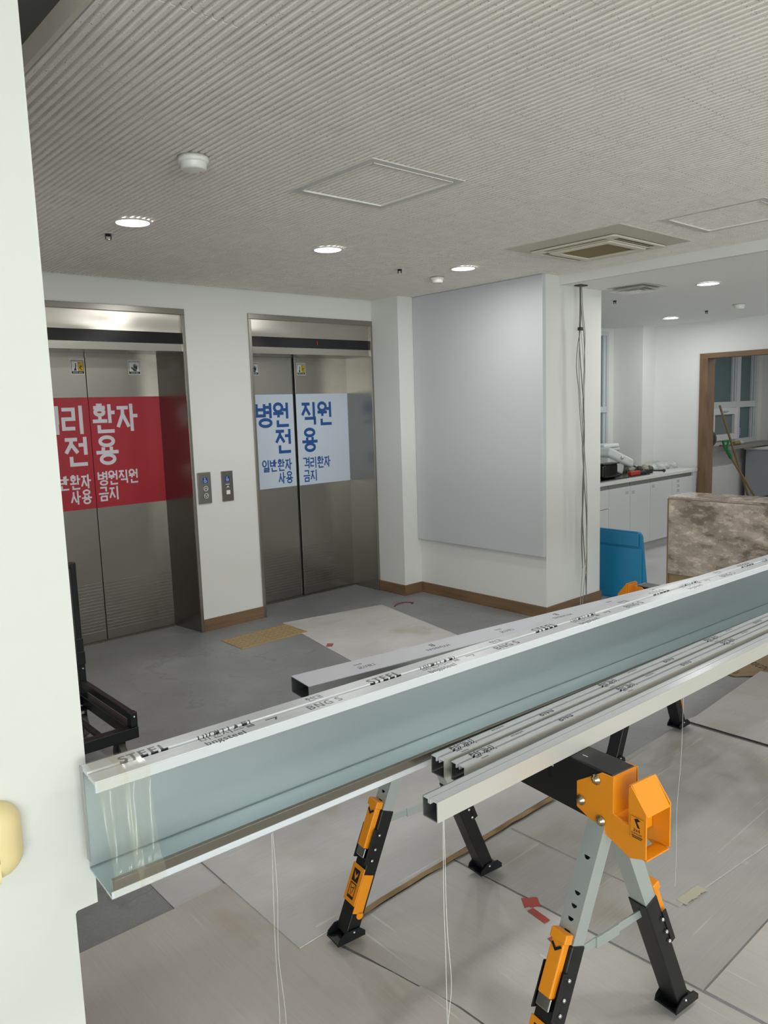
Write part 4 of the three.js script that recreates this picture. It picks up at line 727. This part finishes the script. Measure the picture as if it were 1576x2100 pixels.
  for (let i = 0; i < 5; i++) solo('folded_cloth', rbx(-0.16 + rr(-0.02, 0.02), 0, -0.1, 0.16 + rr(-0.03, 0.02), 0.045, 0.07, 0.018, 3).rotateY(rr(-0.05, 0.05)).translate(7.655, 0.93 + i * 0.046, -4.835), mat(i % 2 ? 0xbcc3c4 : 0xd5dada, 0.8), ['white folded cloth at the bottom of the stack on the worktop', 'folded cloth second from the bottom of the white stack', 'folded cloth in the middle of the white stack on the worktop', 'folded cloth second from the top of the white stack', 'topmost folded cloth of the white stack on the worktop'][i], 'cloth', 'stack of folded cloths');
  solo('cloth_box', rbx(7.48, y, -4.895, 7.84, 0.929, -4.76, 0.01), mat(0x8f958f, 0.6), 'grey box carrying the stack of folded cloths', 'box');
  const tray = thing('plastic_tray', 'white plastic cover tilted up among the clutter on the worktop', 'cover', [7.36, 0.85, -4.58], 0.0);
  part('shell', [rbx(-0.3, 0.14, -0.12, 0.20, 0.24, 0.1, 0.03, 3).rotateZ(-0.33).translate(0.03, -0.02, 0), rbx(-0.2, 0.0, -0.1, 0.13, 0.16, 0.06, 0.02, 3).rotateZ(-0.33).translate(0.0, 0.03, 0)], mat(0xd3d9da, 0.35), tray);
  part('knob', tr(new THREE.SphereGeometry(0.018, 10, 8), 0.02, 0.18, 0.11), galv, tray);
  const bb = thing('black_tub', 'black plastic tub on the worktop in front of the white cover', 'tub', [7.03, 0.8385, -4.40], 0);
  part('tub', rbx(-0.16, 0, -0.05, 0.12, 0.165, 0.03, 0.035, 4), blackGloss, bb); part('rim', rbx(-0.168, 0.15, -0.058, 0.128, 0.162, 0.038, 0.006), black, bb);
  solo('cooktop_glass', rbx(6.6, y, -4.74, 7.74, y + 0.012, -4.345, 0.003), blackGloss, 'dark glass hob let into the worktop under the clutter', 'hob');
  solo('carton', [rbx(7.90, y, -4.89, 8.11, y + 0.115, -4.78, 0.004)], mat(0xb6b4a6, 0.7), 'small pale carton behind the rubble on the worktop', 'carton');
  for (let i = 0; i < 9; i++) solo('crumpled_scrap', lump(rr(0.042, 0.052), rr(0.03, 0.05), rr(0.035, 0.045), 200 + i * 3).translate(7.80 + (i % 3) * 0.11, y + 0.03, -4.70 + Math.floor(i / 3) * 0.095), mat([0x5b5849, 0x7c7866, 0x3c3a33, 0x9a978a][i % 4], 0.8), 'crumpled grey-brown scrap in the heap beside the white cover', 'scrap', 'heap of scraps on the worktop');
  [['white crumpled plastic bag beside the heap of scraps', 8.215, 0.055], ['clear crumpled bag in the middle of the worktop bags', 8.34, 0.055], ['flat clear bag near the end of the worktop', 8.475, 0.06], ['small clear bag at the wall end of the worktop', 8.61, 0.05]].forEach(([l, x, w], i) => solo('plastic_bag', lump(w, 0.05, 0.1, 300 + i * 5).translate(x, y + 0.026, -4.62 + (i % 2) * 0.03), bagM, l, 'bag', 'plastic bags on the worktop'));
  const kn = thing('red_tool', 'red-handled tool with dark tip near the worktop edge', 'tool', [7.37, y + 0.0125, -4.375], 0.02);
  part('handle', rbx(0, 0.0, -0.02, 0.2, 0.045, 0.02, 0.008), mat(0xb0211c, 0.4), kn); part('tip', rbx(0.2, 0.004, -0.018, 0.34, 0.034, 0.016, 0.006), mat(0x23222c, 0.5), kn);
  solo('black_pliers', [rbx(7.76, y, -4.43, 7.9, y + 0.05, -4.40, 0.008), rod([7.88, y + 0.03, -4.41], [8.03, y + 0.02, -4.35], 0.009), tr(new THREE.SphereGeometry(0.018, 10, 8), 8.04, y + 0.02, -4.345)], black, 'black pliers lying behind the red-handled tool', 'pliers');
}
renderer.render(scene, camera);
